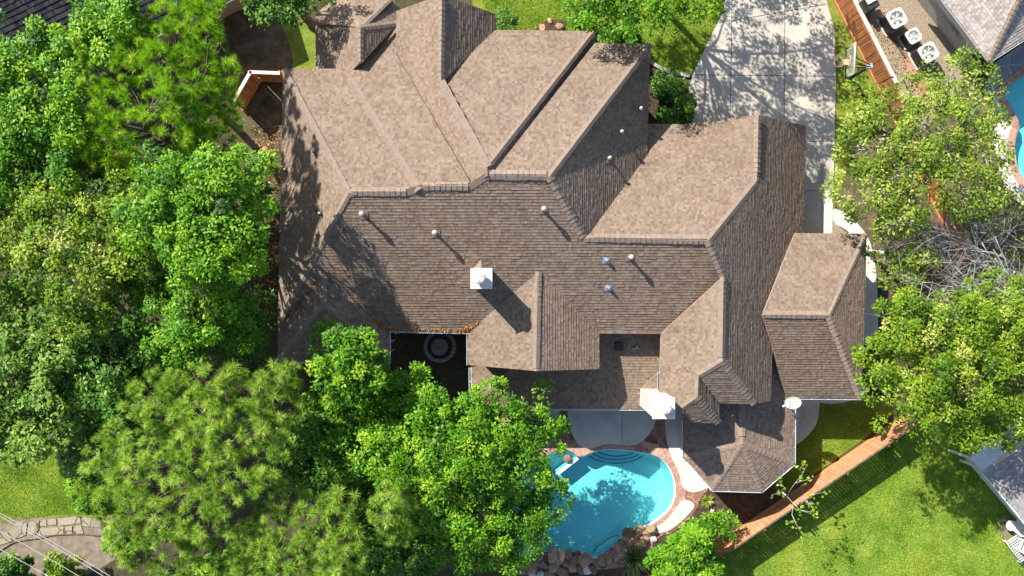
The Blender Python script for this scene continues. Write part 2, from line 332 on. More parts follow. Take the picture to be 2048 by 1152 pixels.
# ------------------------------------------------------------------ ground and paving
POOL = smooth_loop([(1160, 915), (1178, 906), (1193, 901), (1215, 898), (1243, 899), (1272, 903), (1297, 906), (1322, 915), (1340, 935), (1350, 962), (1351, 987), (1346, 1008), (1333, 1026), (1315, 1040), (1300, 1050), (1272, 1057), (1250, 1067), (1240, 1083), (1229, 1098), (1207, 1112), (1190, 1118), (1175, 1112), (1157, 1105), (1136, 1108), (1118, 1102), (1097, 1102), (1070, 1110), (1040, 1114), (1012, 1104), (1000, 1080), (1000, 1045), (1018, 1000), (1040, 960), (1075, 925), (1100, 905), (1125, 896), (1145, 903)], 2)
NPOOL = smooth_loop([(2002, 184), (2048, 150), (2150, 80), (2260, 150), (2260, 420), (2150, 420), (2048, 362), (2034, 335), (2028, 300), (2030, 275), (2040, 250), (2022, 215)], 1)
def sheet(name, outer, z, m, holes=(), thick=0.0, kind='structure', parent=None):
    """a flat sheet (plan coordinates from ground pixels), optional holes, optional skirt down to -thick"""
    bm = bmesh.new(); loops = []; pts = []; edges = []; P2 = [gpx(lp) for lp in [outer] + list(holes)]
    for lp in P2:
        k = len(pts); pts += [Vector(p) for p in lp]; edges += [(k+i, k+(i+1) % len(lp)) for i in range(len(lp))]
    vo, _, fo_, _, _, _ = delaunay_2d_cdt(pts, edges, [], 0, 1e-6)
    vv = [bm.verts.new((p.x, p.y, z)) for p in vo]
    for f in fo_:
        c = sum((vo[i] for i in f), Vector((0, 0)))/len(f)
        if inside(P2[0], c.x, c.y) and not any(inside(h, c.x, c.y) for h in P2[1:]): bm.faces.new([vv[i] for i in f])
    for f in bm.faces:
        f.normal_update()
        if f.normal.z < 0: f.normal_flip()
    for lp in P2: loops.append([bm.verts.new((p[0], p[1], z)) for p in lp])
    if thick:
        for vs in loops:
            lo = [bm.verts.new((v.co.x, v.co.y, z-thick)) for v in vs]
            for i in range(len(vs)):
                j = (i+1) % len(vs); bm.faces.new((vs[i], lo[i], lo[j], vs[j]))
    me = bpy.data.meshes.new(name); bm.to_mesh(me); bm.free()
    o = link(name, me, m, parent)
    if kind and not parent: o['kind'] = kind
    return o
sheet('ground', [(-3000, -3000), (5000, -3000), (5000, 4200), (-3000, 4200)], 0.0, M_GROUND, [POOL, NPOOL])
sheet('front_lawn', smooth_loop([(930, -400), (1500, -400), (1455, -60), (1447, 20), (1420, 75), (1388, 140), (1376, 152), (1335, 150), (1300, 130), (1285, 110), (1215, 95), (1160, 45), (1100, 36), (1078, 50), (1062, 70), (975, 75), (960, 40), (940, 0)], 1), .012, M_LAWN)
sheet('back_lawn', [(1445, 1092), (1600, 980), (1790, 838), (1850, 800), (2500, 760), (2500, 1800), (1200, 1800), (1240, 1500), (1330, 1250)], .012, M_LAWN2)
sheet('side_lawn', smooth_loop([(1560, 850), (1600, 800), (1700, 780), (1790, 800), (1780, 840), (1560, 998), (1540, 980), (1560, 930)], 1), .010, M_LAWN)
sheet('west_lawn', smooth_loop([(-600, 800), (60, 830), (200, 880), (260, 960), (260, 1040), (210, 1035), (120, 1032), (40, 1045), (-600, 1060)], 1), .012, M_LAWN)
sheet('north_strip_lawn', [(1655, -200), (1690, -60), (1680, 0), (1780, 190), (1720, 260), (1668, 420), (1640, 300), (1640, -200)], .008, M_LAWN)
sheet('northwest_yard', smooth_loop([(430, 60), (520, 30), (640, 20), (640, 160), (560, 170), (470, 130)], 1), .009, M_LAWN)
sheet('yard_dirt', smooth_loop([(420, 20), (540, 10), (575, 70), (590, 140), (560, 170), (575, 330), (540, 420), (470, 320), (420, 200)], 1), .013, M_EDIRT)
sheet('soil_bed', smooth_loop([(1400, 985), (1440, 960), (1560, 960), (1568, 1000), (1440, 1085), (1380, 1160), (1280, 1180), (1060, 1180), (1040, 1120), (1300, 1120), (1345, 1065), (1390, 1020)], 1), .014, M_SOIL)
sheet('garden_bed', smooth_loop([(1075, 75), (1085, 48), (1110, 42), (1160, 48), (1210, 95), (1300, 130), (1378, 158), (1385, 260), (1280, 260), (1180, 140), (1100, 120)], 1), .016, M_SOIL)
sheet('courtyard_soil', [(770, 640), (960, 640), (960, 745), (860, 735), (770, 745)], .012, M_SOIL)
sheet('dirt_path', smooth_loop([(-200, 1020), (60, 1035), (240, 1035), (260, 1100), (180, 1150), (100, 1170), (-200, 1170)], 1), .016, M_DIRT)
sheet('side_gravel', [(1685, -100), (1830, -100), (1960, 140), (1905, 190), (1850, 260), (1790, 170), (1690, 0)], .010, M_GRAVEL)
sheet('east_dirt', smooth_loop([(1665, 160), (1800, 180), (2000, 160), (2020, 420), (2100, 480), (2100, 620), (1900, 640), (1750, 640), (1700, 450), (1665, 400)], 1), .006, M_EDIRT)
sheet('terracotta_walk', [(1808, 118), (1835, 105), (1880, 190), (1860, 240), (1835, 200)], .020, M_TERRA)
# driveway with grooves
sheet('driveway', ([(1462, -300), (1456, -40), (1447, 22), (1420, 76), (1390, 138), (1379, 170), (1377, 200), (1380, 240), (1384, 300), (1500, 470), (1664, 470), (1668, 300), (1671, 150), (1668, 60), (1652, 0), (1630, -60), (1610, -300)]), .06, M_CONC, thick=.07)
mb = MB()
def strip(mb, a, b, wpx=1.1, z=.064):
    a = P(*a); b = P(*b); d = (b-a).normalized(); n = Vector((-d.y, d.x, 0)) * wpx*.0125
    mb.quad([(a+n)[:2]+(z,), (a-n)[:2]+(z,), (b-n)[:2]+(z,), (b+n)[:2]+(z,)])
for a, b in [((1386, 150), (1460, 151)), ((1460, 151), (1670, 153)), ((1463, 40), (1459, 260)), ((1569, 24), (1567, 300)), ((1438, 46), (1569, 24)), ((1569, 24), (1651, 9)), ((1600, 283), (1668, 283)), ((1600, 382), (1666, 382)), ((1569, 24), (1562, -200)), ((1463, 40), (1463, -200)), ((1643, 390), (1643, 470))]:
    strip(mb, a, b)
mb.build('driveway_joint', M_JOINT)['kind'] = 'structure'
sheet('driveway_edge', [(1644, 382), (1664, 382), (1662, 468), (1644, 468)], .068, M_CONC2)
sheet('walkway', smooth_loop([(1662, 414), (1692, 426), (1718, 450), (1737, 476), (1748, 515), (1753, 560), (1755, 620), (1756, 690), (1680, 690), (1680, 468), (1700, 468), (1690, 458), (1664, 446)], 1), .05, M_CONC2, thick=.05)
sheet('walkway_gravel', [(1660, 440), (1700, 470), (1660, 470)], .03, M_GRAVEL)
sheet('side_patio', smooth_loop([(1560, 770), (1640, 780), (1637, 830), (1632, 850), (1612, 876), (1586, 893), (1560, 896)], 1), .05, M_CONC2, thick=.05)
sheet('side_slab', smooth_loop([(1600, 770), (1640, 770), (1740, 770), (1735, 785), (1700, 803), (1660, 808), (1634, 803)], 1), .046, M_CONC2, thick=.05)
# pool deck
sheet('pool_deck', smooth_loop([(1000, 770), (1380, 770), (1390, 910), (1420, 975), (1402, 992), (1392, 1022), (1350, 1064), (1312, 1074), (1290, 1130), (1100, 1150), (990, 1150), (950, 1080), (960, 980), (1000, 900)], 1), .04, M_FLAG, [POOL], thick=.05)
def offset_loop(pts, d):
    n = len(pts); out = []
    for i in range(n):
        a = Vector(pts[i-1]); b = Vector(pts[(i+1) % n]); t = (b-a).normalized(); out.append((pts[i][0]+t.y*d, pts[i][1]-t.x*d))
    return out
COPE = offset_loop(POOL, 22)
sheet('pool_coping', COPE, .075, M_COPE, [POOL], thick=.30)
sheet('patio_slab', smooth_loop([(1136, 770), (1134, 820), (1138, 850), (1150, 882), (1170, 900), (1192, 893), (1215, 886), (1250, 890), (1274, 890), (1298, 870), (1311, 845), (1315, 820), (1314, 770)], 2), .085, M_CONC2, thick=.05)
sheet('patio_slab', smooth_loop([(1050, 770), (1050, 850), (1090, 845), (1112, 838), (1120, 825), (1121, 800), (1119, 770)], 1), .085, M_CONC2, thick=.05)
sheet('poolside_slab', smooth_loop([(1329, 790), (1329, 847), (1333, 883), (1341, 912), (1358, 944), (1363, 972), (1379, 985), (1397, 983), (1420, 974), (1410, 930), (1390, 900), (1390, 800)], 1), .085, M_CONC2, thick=.05)
sheet('poolside_slab', smooth_loop([(1365, 997), (1384, 1003), (1390, 1012), (1375, 1030), (1357, 1047), (1336, 1062), (1311, 1067), (1306, 1056), (1333, 1040), (1352, 1015)], 1), .085, M_CONC2, thick=.05)
mb = MB(); strip(mb, (1244, 800), (1244, 888), .8, .089); mb.build('patio_joint', M_JOINT)['kind'] = 'structure'
# pool basin
pool = empty('swimming_pool', P(1180, 1000), 'freeform turquoise swimming pool with red stone rim behind the house', 'swimming pool')
bm = bmesh.new()
top = [bm.verts.new((*p, .05)) for p in gpx(POOL)]; bot = [bm.verts.new((*p, -1.0)) for p in gpx(offset_loop(POOL, -14))]
for i in range(len(top)): bm.faces.new((top[i], top[(i+1) % len(top)], bot[(i+1) % len(top)], bot[i]))
es = [bm.edges.get((bot[i], bot[(i+1) % len(bot)])) for i in range(len(bot))]
bmesh.ops.triangle_fill(bm, use_beauty=True, edges=es); bmesh.ops.recalc_face_normals(bm, faces=bm.faces[:])
me = bpy.data.meshes.new('basin'); bm.to_mesh(me); bm.free(); link('basin', me, M_PLASTER, pool)
for k, (rx, ry, z) in enumerate([(66, 34, -.75), (54, 25, -.50), (42, 16, -.28)]):
    pts = [(1235+rx*math.cos(t), 898+ry*math.sin(t)) for t in [math.pi*i/24 for i in range(25)]]
    mb = MB(); mb.prism(gpx(pts), -1.3, z)
    path = [P(u, v, 0)[:2]+(z+.004,) for u, v in pts[1:-1]]
    mb.tube(path, .022, 5, 1); mb.build('step', [M_PLASTER, M_TILE], pool)
pts = smooth_loop([(1186, 1116), (1196, 1098), (1212, 1086), (1222, 1078), (1242, 1074), (1250, 1085), (1232, 1104), (1206, 1118)], 1)
mb = MB(); mb.prism(gpx(pts), -1.3, -.42); mb.tube([P(u, v)[:2]+(-.415,) for u, v in [(1188, 1110), (1197, 1098), (1212, 1087), (1222, 1079), (1240, 1074)]], .022, 5, 1); mb.build('bench', [M_PLASTER, M_TILE], pool)
mb = MB(); a = [(1112, 946), (1154, 915), (1158, 919), (1117, 951)]; mb.prism(gpx(a), -.98, -.085); mb.build('spillway_wall', M_PLASTER, pool)
mb = MB(); mb.lathe(P(1135, 917), [(.02, -.02), (.2, -.02), (.21, .06), (.16, .12), (.02, .13)], 18); mb.build('spillway_stone', M_ROCK, pool)
sheet('water', offset_loop(POOL, 4), -.10, M_WATER)

# ------------------------------------------------------------------ roofs
class Plane:
    def __init__(s, up, p0, z0, slope): s.up = Vector(up).normalized(); s.p0 = Vector(p0); s.z0 = z0; s.s = slope
    def at(s, x, y): return s.z0 + s.s*(s.up.x*(x-s.p0.x)+s.up.y*(y-s.p0.y))
    def hit(s, u, v):
        A = s.s*(s.up.x*(u-CX)+s.up.y*(CY-v))/FPX
        C = s.z0 - s.s*(s.up.x*s.p0.x+s.up.y*s.p0.y)
        return P(u, v, (C+CAM_H*A)/(1+A))
    @property
    def grad(s): return Vector((s.up.x*s.s, s.up.y*s.s))
def through(up, u, v, z, slope): p = P(u, v, z); return Plane(up, (p.x, p.y), z, slope)
def fit(a, b, c):
    a, b, c = P(*a), P(*b), P(*c); n = (b-a).cross(c-a)
    if n.z < 0: n = -n
    g = Vector((-n.x/n.z, -n.y/n.z)); return Plane(g, (a.x, a.y), a.z, g.length)
def clip(poly, o, d, lim):
    out = []; n = len(poly); q = [(p-o).dot(d)-lim for p in poly]
    for i in range(n):
        j = (i+1) % n
        if q[i] >= 0: out.append(poly[i])
        if (q[i] > 1e-9 and q[j] < -1e-9) or (q[i] < -1e-9 and q[j] > 1e-9): out.append(poly[i].lerp(poly[j], q[i]/(q[i]-q[j])))
    return out if len(out) >= 3 and max((a-b).length for a in out for b in out) > .01 else []
COURSE = .14; STEP = .021
class Roof:
    """shingled planes built course by course: every course a raised strip"""
    def __init__(s): s.bm = bmesh.new(); s.uv = s.bm.loops.layers.uv.new('UVMap'); s.planes = []
    def face(s, poly, pl, thick=.16, course=COURSE, step=STEP):
        pts = [pl.hit(u, v) for u, v in poly]; rs = random.Random(len(s.bm.verts)+int(poly[0][0]))
        up3 = Vector((pl.up.x, pl.up.y, pl.s)).normalized(); al = Vector((-pl.up.y, pl.up.x, 0)); nr = al.cross(up3).normalized()
        if nr.z < 0: nr = -nr
        t = bmesh.new(); vs = [t.verts.new(p) for p in pts]; t.faces.new(vs)
        o = Vector((pl.p0.x, pl.p0.y, pl.z0)); vv = [(p-o).dot(up3) for p in pts]; v0 = min(vv); v1 = max(vv)
        k = math.floor(v0/course)+1
        while k*course < v1:
            bmesh.ops.bisect_plane(t, geom=t.verts[:]+t.edges[:]+t.faces[:], dist=1e-5, plane_co=o+up3*(k*course), plane_no=up3)
            k += 1
        for f in t.faces:
            full = [v.co.copy() for v in f.verts]; cv = sum(((c-o).dot(up3) for c in full))/len(full); row = math.floor(cv/course)
            if f.calc_area() < 1e-4: continue
            us = [(c-o).dot(al) for c in full]; ua = min(us)-rs.uniform(0, .3); um = max(us)
            while ua < um:
                ub = ua+rs.choice((.16, .22, .30, .38, .46)); cs = clip(clip(full, o, al, ua), o, -al, -ub); ua = ub
                if len(cs) < 3: continue
                st = step*rs.choice((.62, 1.0, 1.0, 1.25))
                def lift(c): q = ((c-o).dot(up3)-row*course)/course; return c + nr*(st*(1-q)+.002)
                tp = [s.bm.verts.new(lift(c)) for c in cs]; lo = [s.bm.verts.new(c-nr*.02) for c in cs]
                nf = s.bm.faces.new(tp); nf.material_index = 0; nf.normal_update()
                faces = [nf]
                for i in range(len(cs)):
                    j = (i+1) % len(cs); faces.append(s.bm.faces.new((tp[i], lo[i], lo[j], tp[j])))
                if nf.normal.z < 0:
                    for q in faces: q.normal_flip()
                for q in faces:
                    for l in q.loops: l[s.uv].uv = ((l.vert.co-o).dot(al), (row+.5)*course)
        t.free()
        a = [s.bm.verts.new(p-nr*.012) for p in pts]; b = [s.bm.verts.new(p-Vector((0, 0, thick))) for p in pts]
        for i in range(len(pts)):
            j = (i+1) % len(pts); f = s.bm.faces.new((a[i], b[i], b[j], a[j])); f.material_index = 1
        f = s.bm.faces.new(b); f.material_index = 1; f.normal_update()
        if f.normal.z > 0: f.normal_flip()
        return pl
    def build(s, name, mats, parent):
        me = bpy.data.meshes.new(name); s.bm.to_mesh(me); s.bm.free(); return link(name, me, mats, parent)
def cap_strip(parent, path, pa, pb, w=.15, name='ridge_cap', m=None, lift=.03, seg=.21):
    """overlapping cap shingles bent over a hip or ridge"""
    pts = []
    for u, v in path:
        a, b = pa.hit(u, v), pb.hit(u, v); p = a if a.z > b.z else b
        pts.append(p + Vector((0, 0, lift)))
    mb = MB()
    for a, b in zip(pts, pts[1:]):
        d = b-a; L = d.length; n = max(1, int(L/seg)); h = Vector((d.x, d.y, 0))
        if h.length < 1e-4: continue
        h.normalize(); s = Vector((-h.y, h.x, 0)); s2 = Vector((s.x, s.y))
        gl = min(pa.grad.dot(s2), pb.grad.dot(s2)); gr = min(-pa.grad.dot(s2), -pb.grad.dot(s2))
        up_first = a.z >= b.z
        for i in range(n):
            p = a.lerp(b, i/n); q = a.lerp(b, (i+1)/n)
            jz = random.uniform(.012, .034); e0, e1 = (random.uniform(-.004, .004), jz) if up_first else (jz, random.uniform(-.004, .004))
            z0 = Vector((0, 0, e0)); z1 = Vector((0, 0, e1)); ww = w*random.uniform(.90, 1.09)
            L0, R0 = p+s*ww+Vector((0, 0, gl*ww))+z0, p-s*ww+Vector((0, 0, gr*ww))+z0
            L1, R1 = q+s*ww+Vector((0, 0, gl*ww))+z1, q-s*ww+Vector((0, 0, gr*ww))+z1
            D = Vector((0, 0, -.05))
            vs = [mb.bm.verts.new(x) for x in (L0, p+z0, R0, L1, q+z1, R1, L0+D, R0+D, L1+D, R1+D, p+z0+D, q+z1+D)]
            for f in ((0, 1, 4, 3), (1, 2, 5, 4), (0, 3, 8, 6), (2, 7, 9, 5), (3, 4, 11, 8), (4, 5, 9, 11), (0, 6, 10, 1), (1, 10, 7, 2)): mb.bm.faces.new([vs[i] for i in f])
    return mb.build(name, m or M_CAP, parent)
def gutter(parent, path, z, m=None, wd=.11):
    mb = MB(); pts = [P(u, v, z) for u, v in path]
    for a, b in zip(pts, pts[1:]):
        d = (b-a).normalized(); n = Vector((-d.y, d.x, 0))
        for off, zz0, zz1, ww in ((wd/2, -.10, .03, .018), (-wd/2, -.10, .03, .018), (0, -.10, -.085, wd)):
            c = (a+b)/2 + n*off; L = (b-a).length
            mb.box((c.x, c.y, z+(zz0+zz1)/2), (L, ww, zz1-zz0), math.atan2(d.y, d.x))
        k = int((b-a).length/.9)
        for i in range(1, k+1):
            p = a.lerp(b, i/(k+1)); mb.box((p.x, p.y, z+.02), (.03, wd, .012), math.atan2(d.y, d.x))
    return mb.build('gutter', m or M_GUT, parent)

house = empty('house', P(1050, 450), 'large brown shingled house of many hips and gables in the middle', 'house')
S0 = Plane((0, 1), (0, P(0, 664, 5).y), 5.0, .62)
def north(v_eave, z_eave, v_ridge):
    a = P(0, v_eave, z_eave); b = S0.hit(CX, v_ridge); return Plane((0, -1), (0, a.y), z_eave, (b.z-z_eave)/(a.y-b.y))
W1 = through((1, 0), 697, 386, S0.hit(697, 386).z, 1.0); N1 = north(138, 5, 387)
W2 = through((1, 0), 690, 138, 5, 1.03); N2 = through((0, -1), 0, 374, S0.hit(CX, 374).z, .60)
N3 = through((0, -1), 0, 62, 5, .63); W3 = through((1, 0), 975, 333, 9.14, 1.03); E3 = through((-1, 0), 975, 333, 9.14, .97)
G3E = through((-1, 0), 882, 100, 7.06, 1.08)
N4 = north(88, 5, 351); E4 = through((-1, 0), 1100, 352, 9.03, 1.03)
N5 = north(248, 3, 480); E5 = through((-1, 0), 1445, 640, 7.29, 1.01); W5 = through((1, 0), 1515, 300, 5.34, .9)
W6 = through((1, 0), 1445, 640, 7.29, 1.03); S6a = through((0, 1), 1445, 722, 7.29, .79)
E6b = through((-1, 0), 1396, 770, 6.45, 1.05); S6b = through((0, 1), 1396, 793, 6.45, .93)
N7 = through((0, -1), 0, 467, 3, .665); S8 = through((0, 1), 0, 795, 3, .632); E8 = through((-1, 0), 1658, 631, 5.485, .74)
W7 = through((1, 0), 556, 680, 5, .667); E7 = through((-1, 0), 778, 700, 5, .58); S7 = through((0, 1), 0, 723, 5, .588)
DW = through((1, 0), 937, 700, 5, .563); DE = through((-1, 0), 1198, 700, 5, .61)
LS = through((0, 1), 0, 817, 2.9, .27); LW = through((1, 0), 942, 760, 2.9, .27); LV = through((1, 0), 1285, 774, 3.35, .3)
TA = (721, 55, 5.86); ZT = 3.3
TE = through((-1, 0), 721, 80, 5.86, 1.03)
TNW = fit(TA, (632, 30, ZT), (690, -20, ZT)); TN = fit(TA, (690, -20, ZT), (783, -14, ZT)); TNE = fit(TA, (783, -4, ZT), (802, 20, ZT))
GA = (1485, 888, 4.05); ZG = 2.9
GW = fit(GA, (1367, 843, ZG), (1367, 915, ZG)); GE = fit(GA, (1588, 800, ZG), (1587, 927, ZG))
GSW = fit(GA, (1367, 915, ZG), (1424, 979, ZG)); GS = fit(GA, (1424, 979, ZG), (1523, 982, ZG)); GSE = fit(GA, (1523, 982, ZG), (1587, 927, ZG))

r = Roof()
r.face([(697, 386), (815, 386), (838, 377), (940, 374), (972, 352), (1098, 352), (1168, 475), (1417, 482), (1447, 553), (1322, 667), (1198, 666), (1077, 543), (937, 664), (778, 661), (644, 552), (560, 641)], S0)
r.face([(567, 138), (697, 386), (560, 641), (556, 641)], W1)
r.face([(567, 138), (690, 138), (826, 384), (815, 387), (697, 386)], N1)
r.face([(632, 45), (721, 55), (721, 124), (695, 150), (837, 380), (826, 385), (690, 140), (632, 140)], W2)
r.face([(695, 150), (721, 124), (793, 52), (793, 110), (945, 372), (940, 375), (838, 377)], N2)
r.face([(793, 22), (884, -11), (882, 160), (976, 332), (974, 352), (958, 364), (944, 374), (793, 112)], W3)
r.face([(882, 163), (991, 60), (1188, 62), (976, 334)], N3)
r.face([(976, 333), (1188, 62), (1190, 86), (982, 352), (974, 352)], E3)
r.face([(884, -11), (991, 28), (991, 61), (882, 165)], G3E)
r.face([(982, 350), (1190, 86), (1301, 88), (1099, 354), (982, 352)], N4)
r.face([(1301, 88), (1297, 200), (1293, 347), (1168, 475), (1099, 353)], E4)
r.face([(644, 552), (647, 607), (555, 722), (556, 641)], W7)
r.face([(644, 552), (778, 661), (778, 727), (647, 607)], E7)
r.face([(647, 607), (778, 727), (555, 722)], S7)
r.face([(1077, 543), (1073, 742), (937, 730), (937, 664)], DW)
r.face([(1077, 543), (1198, 666), (1198, 738), (1073, 742)], DE)
main = r.build('roof', [M_SH, M_TRIM], house)
r = Roof()
r.face([(721, 55), (632, 46), (632, 28), (690, -20)], TNW); r.face([(721, 55), (690, -20), (783, -4)], TN); r.face([(721, 55), (783, -4), (802, 20), (794, 47)], TNE)
r.face([(721, 55), (794, 47), (721, 126)], TE)
turret = r.build('roof', [M_SH, M_TRIM], house)
r = Roof()
r.face([(1293, 248), (1365, 249), (1513, 362), (1417, 481), (1168, 476), (1180, 440)], N5)
r.face([(1517, 229), (1513, 363), (1365, 249)], W5)
r.face([(1517, 229), (1612, 252), (1607, 466), (1525, 630), (1545, 690), (1541, 802), (1509, 808), (1445, 722), (1447, 553), (1417, 482), (1513, 362)], E5)
r.face([(1447, 553), (1445, 722), (1397, 751), (1395, 794), (1363, 816), (1318, 790), (1322, 667)], W6)
r.face([(1445, 722), (1509, 808), (1440, 806), (1397, 751)], S6a)
r.face([(1397, 751), (1440, 806), (1438, 846), (1395, 794)], E6b)
r.face([(1395, 794), (1438, 846), (1384, 845), (1363, 816)], S6b)
garage = r.build('roof', [M_SH, M_TRIM], house)
r = Roof()
r.face([(1590, 466), (1733, 468), (1658, 631), (1525, 630)], N7)
r.face([(1733, 468), (1730, 600), (1722, 797), (1658, 631)], E8)
r.face([(1525, 630), (1658, 631), (1722, 797), (1590, 795), (1568, 790), (1545, 690)], S8)
east = r.build('roof', [M_SH, M_TRIM], house)
r = Roof()
r.face([(942, 817), (1060, 702), (1060, 640), (1325, 640), (1325, 737), (1284, 776), (1330, 817)], LS)
r.face([(942, 817), (942, 690), (1060, 690), (1060, 702)], LW)
r.face([(1284, 776), (1325, 737), (1340, 760), (1340, 817), (1330, 817)], LV)
porch = r.build('roof', [M_SH, M_TRIM], house)
r = Roof()
r.face([(1485, 760), (1485, 888), (1367, 915), (1367, 770)], GW)
r.face([(1485, 690), (1485, 888), (1587, 927), (1588, 797), (1568, 790), (1546, 690)], GE)
r.face([(1485, 888), (1367, 915), (1424, 979)], GSW); r.face([(1485, 888), (1424, 979), (1523, 982)], GS); r.face([(1485, 888), (1523, 982), (1587, 927)], GSE)
gaz = r.build('roof', [M_SH, M_TRIM], house)
# ridge caps (sub-parts of the roofs they cover)
for prt, path, a, b, wd in [
    (main, [(567, 138), (697, 386)], W1, N1, .15), (main, [(697, 387), (560, 641)], W1, S0, .13), (main, [(695, 150), (837, 380)], W2, N2, .17),
    (main, [(882, 162), (976, 333)], W3, N3, .17), (main, [(1188, 62), (976, 333)], N3, E3, .13), (main, [(1301, 88), (1099, 353)], N4, E4, .15),
    (main, [(1099, 353), (1168, 475)], S0, E4, .17), (main, [(697, 386), (815, 386)], N1, S0, .15), (main, [(815, 386), (838, 377), (940, 375), (974, 352)], S0, S0, .13), (main, [(974, 352), (1099, 353)], N4, S0, .15),
    (main, [(884, -11), (882, 163)], W3, G3E, .14), (main, [(644, 553), (647, 607)], W7, E7, .14), (main, [(647, 607), (555, 722)], W7, S7, .14), (main, [(647, 607), (778, 727)], E7, S7, .14),
    (main, [(1077, 543), (1073, 742)], DW, DE, .14), (turret, [(721, 55), (794, 47)], TE, TNE, .14), (turret, [(721, 55), (721, 124)], W2, TE, .12), (turret, [(721, 55), (783, -4)], TN, TNE, .12), (turret, [(721, 55), (690, -20)], TN, TNW, .12),
    (garage, [(1168, 477), (1417, 482)], N5, S0, .15), (garage, [(1513, 362), (1417, 481)], N5, E5, .15), (garage, [(1417, 482), (1447, 553)], S0, E5, .17),
    (garage, [(1517, 229), (1513, 362)], W5, E5, .14), (garage, [(1447, 553), (1445, 722)], W6, E5, .14), (garage, [(1445, 722), (1509, 808)], S6a, E5, .17), (garage, [(1445, 722), (1397, 751)], W6, S6a, .15),
    (garage, [(1397, 751), (1395, 794)], W6, E6b, .13), (garage, [(1395, 794), (1438, 846)], E6b, S6b, .17), (garage, [(1395, 794), (1363, 816)], W6, S6b, .12),
    (east, [(1525, 630), (1658, 631)], N7, S8, .15), (east, [(1733, 468), (1658, 631)], N7, E8, .13), (east, [(1658, 631), (1722, 797)], E8, S8, .18),
    (porch, [(942, 817), (1060, 702)], LS, LW, .12), (gaz, [(1485, 790), (1485, 888)], GW, GE, .13), (gaz, [(1485, 888), (1367, 915)], GW, GSW, .14), (gaz, [(1485, 888), (1424, 979)], GSW, GS, .12), (gaz, [(1485, 888), (1523, 982)], GS, GSE, .12), (gaz, [(1485, 888), (1587, 927)], GSE, GE, .14)]:
    cap_strip(prt, path, a, b, wd)
# raised ridge vents
for prt, path, a, b, wd in [(main, [(703, 383), (812, 383)], N1, S0, .17), (main, [(846, 372), (936, 372)], N2, S0, .17), (main, [(978, 348), (1093, 349)], N4, S0, .18), (garage, [(1188, 475), (1414, 478)], N5, S0, .18), (garage, [(1516, 236), (1514, 345)], W5, E5, .17), (garage, [(1446, 566), (1444, 714)], W6, E5, .17), (east, [(1532, 629), (1652, 630)], N7, S8, .17), (main, [(1075, 556), (1072, 736)], DW, DE, .16), (main, [(647, 558), (647, 605)], W7, E7, .15), (gaz, [(1484, 800), (1484, 872)], GW, GE, .16)]:
    cap_strip(prt, path, a, b, wd, 'ridge_vent', M_VENT, .06)
# gutters
for path, z in [([(778, 662), (937, 665)], 4.98), ([(778, 663), (778, 727)], 4.95), ([(555, 723), (778, 728)], 4.95), ([(936, 668), (936, 730)], 4.95), ([(940, 735), (941, 818)], 2.9), ([(941, 818), (1330, 818)], 2.86),
                ([(1367, 843), (1367, 915), (1424, 980), (1523, 983), (1588, 928), (1589, 796)], 2.86), ([(1589, 796), (1724, 797)], 2.92), ([(1318, 745), (1318, 780)], 4.9)]:
    gutter(house, path, z, M_GREY if path[0] == (1318, 745) else None)
# walls under the roofs
def wall(polys, parent=house, m=M_WALL, name='wall'):
    for poly, z1, ze in polys: mb = MB(); mb.prism([P(u, v, ze)[:2] for u, v in poly], 0, z1); mb.build(name, m, parent)
wall([([(582, 152), (1258, 152), (1258, 648), (582, 648)], 4.85, 5)])
wall([([(812, 36), (976, 36), (976, 160), (812, 160)], 4.7, 5), ([(985, 78), (1172, 78), (1172, 160), (985, 160)], 4.7, 5), ([(1172, 104), (1258, 104), (1258, 160), (1172, 160)], 4.4, 5)])
wall([([(652, 40), (700, -2), (770, 2), (786, 30), (786, 160), (652, 160)], 3.15, 3.3)])
wall([([(950, 640), (1184, 640), (1184, 722), (950, 722)], 4.8, 5), ([(1336, 600), (1528, 600), (1528, 788), (1428, 792), (1428, 828), (1392, 828), (1336, 770)], 4.75, 5)])
wall([([(1300, 264), (1586, 264), (1586, 640), (1300, 640)], 2.45, 3), ([(1600, 482), (1716, 482), (1708, 780), (1560, 780), (1560, 600)], 2.85, 3), ([(1385, 780), (1572, 780), (1572, 918), (1518, 966), (1430, 964), (1385, 910)], 2.7, 2.9)])
# west wing wall faces the courtyard: cream, with a window
mb = MB(); q = P(566, 640, 5); e = P(767, 712, 5)
mb.prism([(q.x, q.y), (e.x, q.y), (e.x, e.y+.8), (e.x-.9, e.y), (q.x, e.y)], 0, 4.85); cw = mb.build('wall', M_CREAM, house)
win = MB(); win.box((e.x+.03, -1.95-.55, 2.3), (.08, .95, 1.7)); wo = win.build('window', M_WHITE, house)
pn = MB()
for dy in (-.23, .23): pn.box((e.x+.06, -2.5+dy, 2.3), (.05, .38, 1.5))
pn.build('pane', M_GLASS, wo)
# gable end walls
for a, b, c, z, za in [((812, 24), (973, 28), (884, 0), 4.85, 6.8), ((1378, 256), (1594, 262), (1517, 240), 2.6, 5.0), ((950, 722), (1184, 728), (1073, 730), 4.85, 6.4)]:
    mb = MB(); A, B, C = P(*a, z), P(*b, z), P(*c, za); y = A.y - (.25 if A.y > 0 else -.25)
    f = [mb.bm.verts.new((p.x, y, p.z)) for p in (A, B, C)]; g = [mb.bm.verts.new((p.x, y-(.1 if A.y > 0 else -.1), p.z)) for p in (A, B, C)]
    mb.bm.faces.new(f); mb.bm.faces.new(g[::-1])
    for i in range(3): mb.bm.faces.new((f[i], f[(i+1) % 3], g[(i+1) % 3], g[i]))
    mb.build('gable_wall', M_WALL, house)
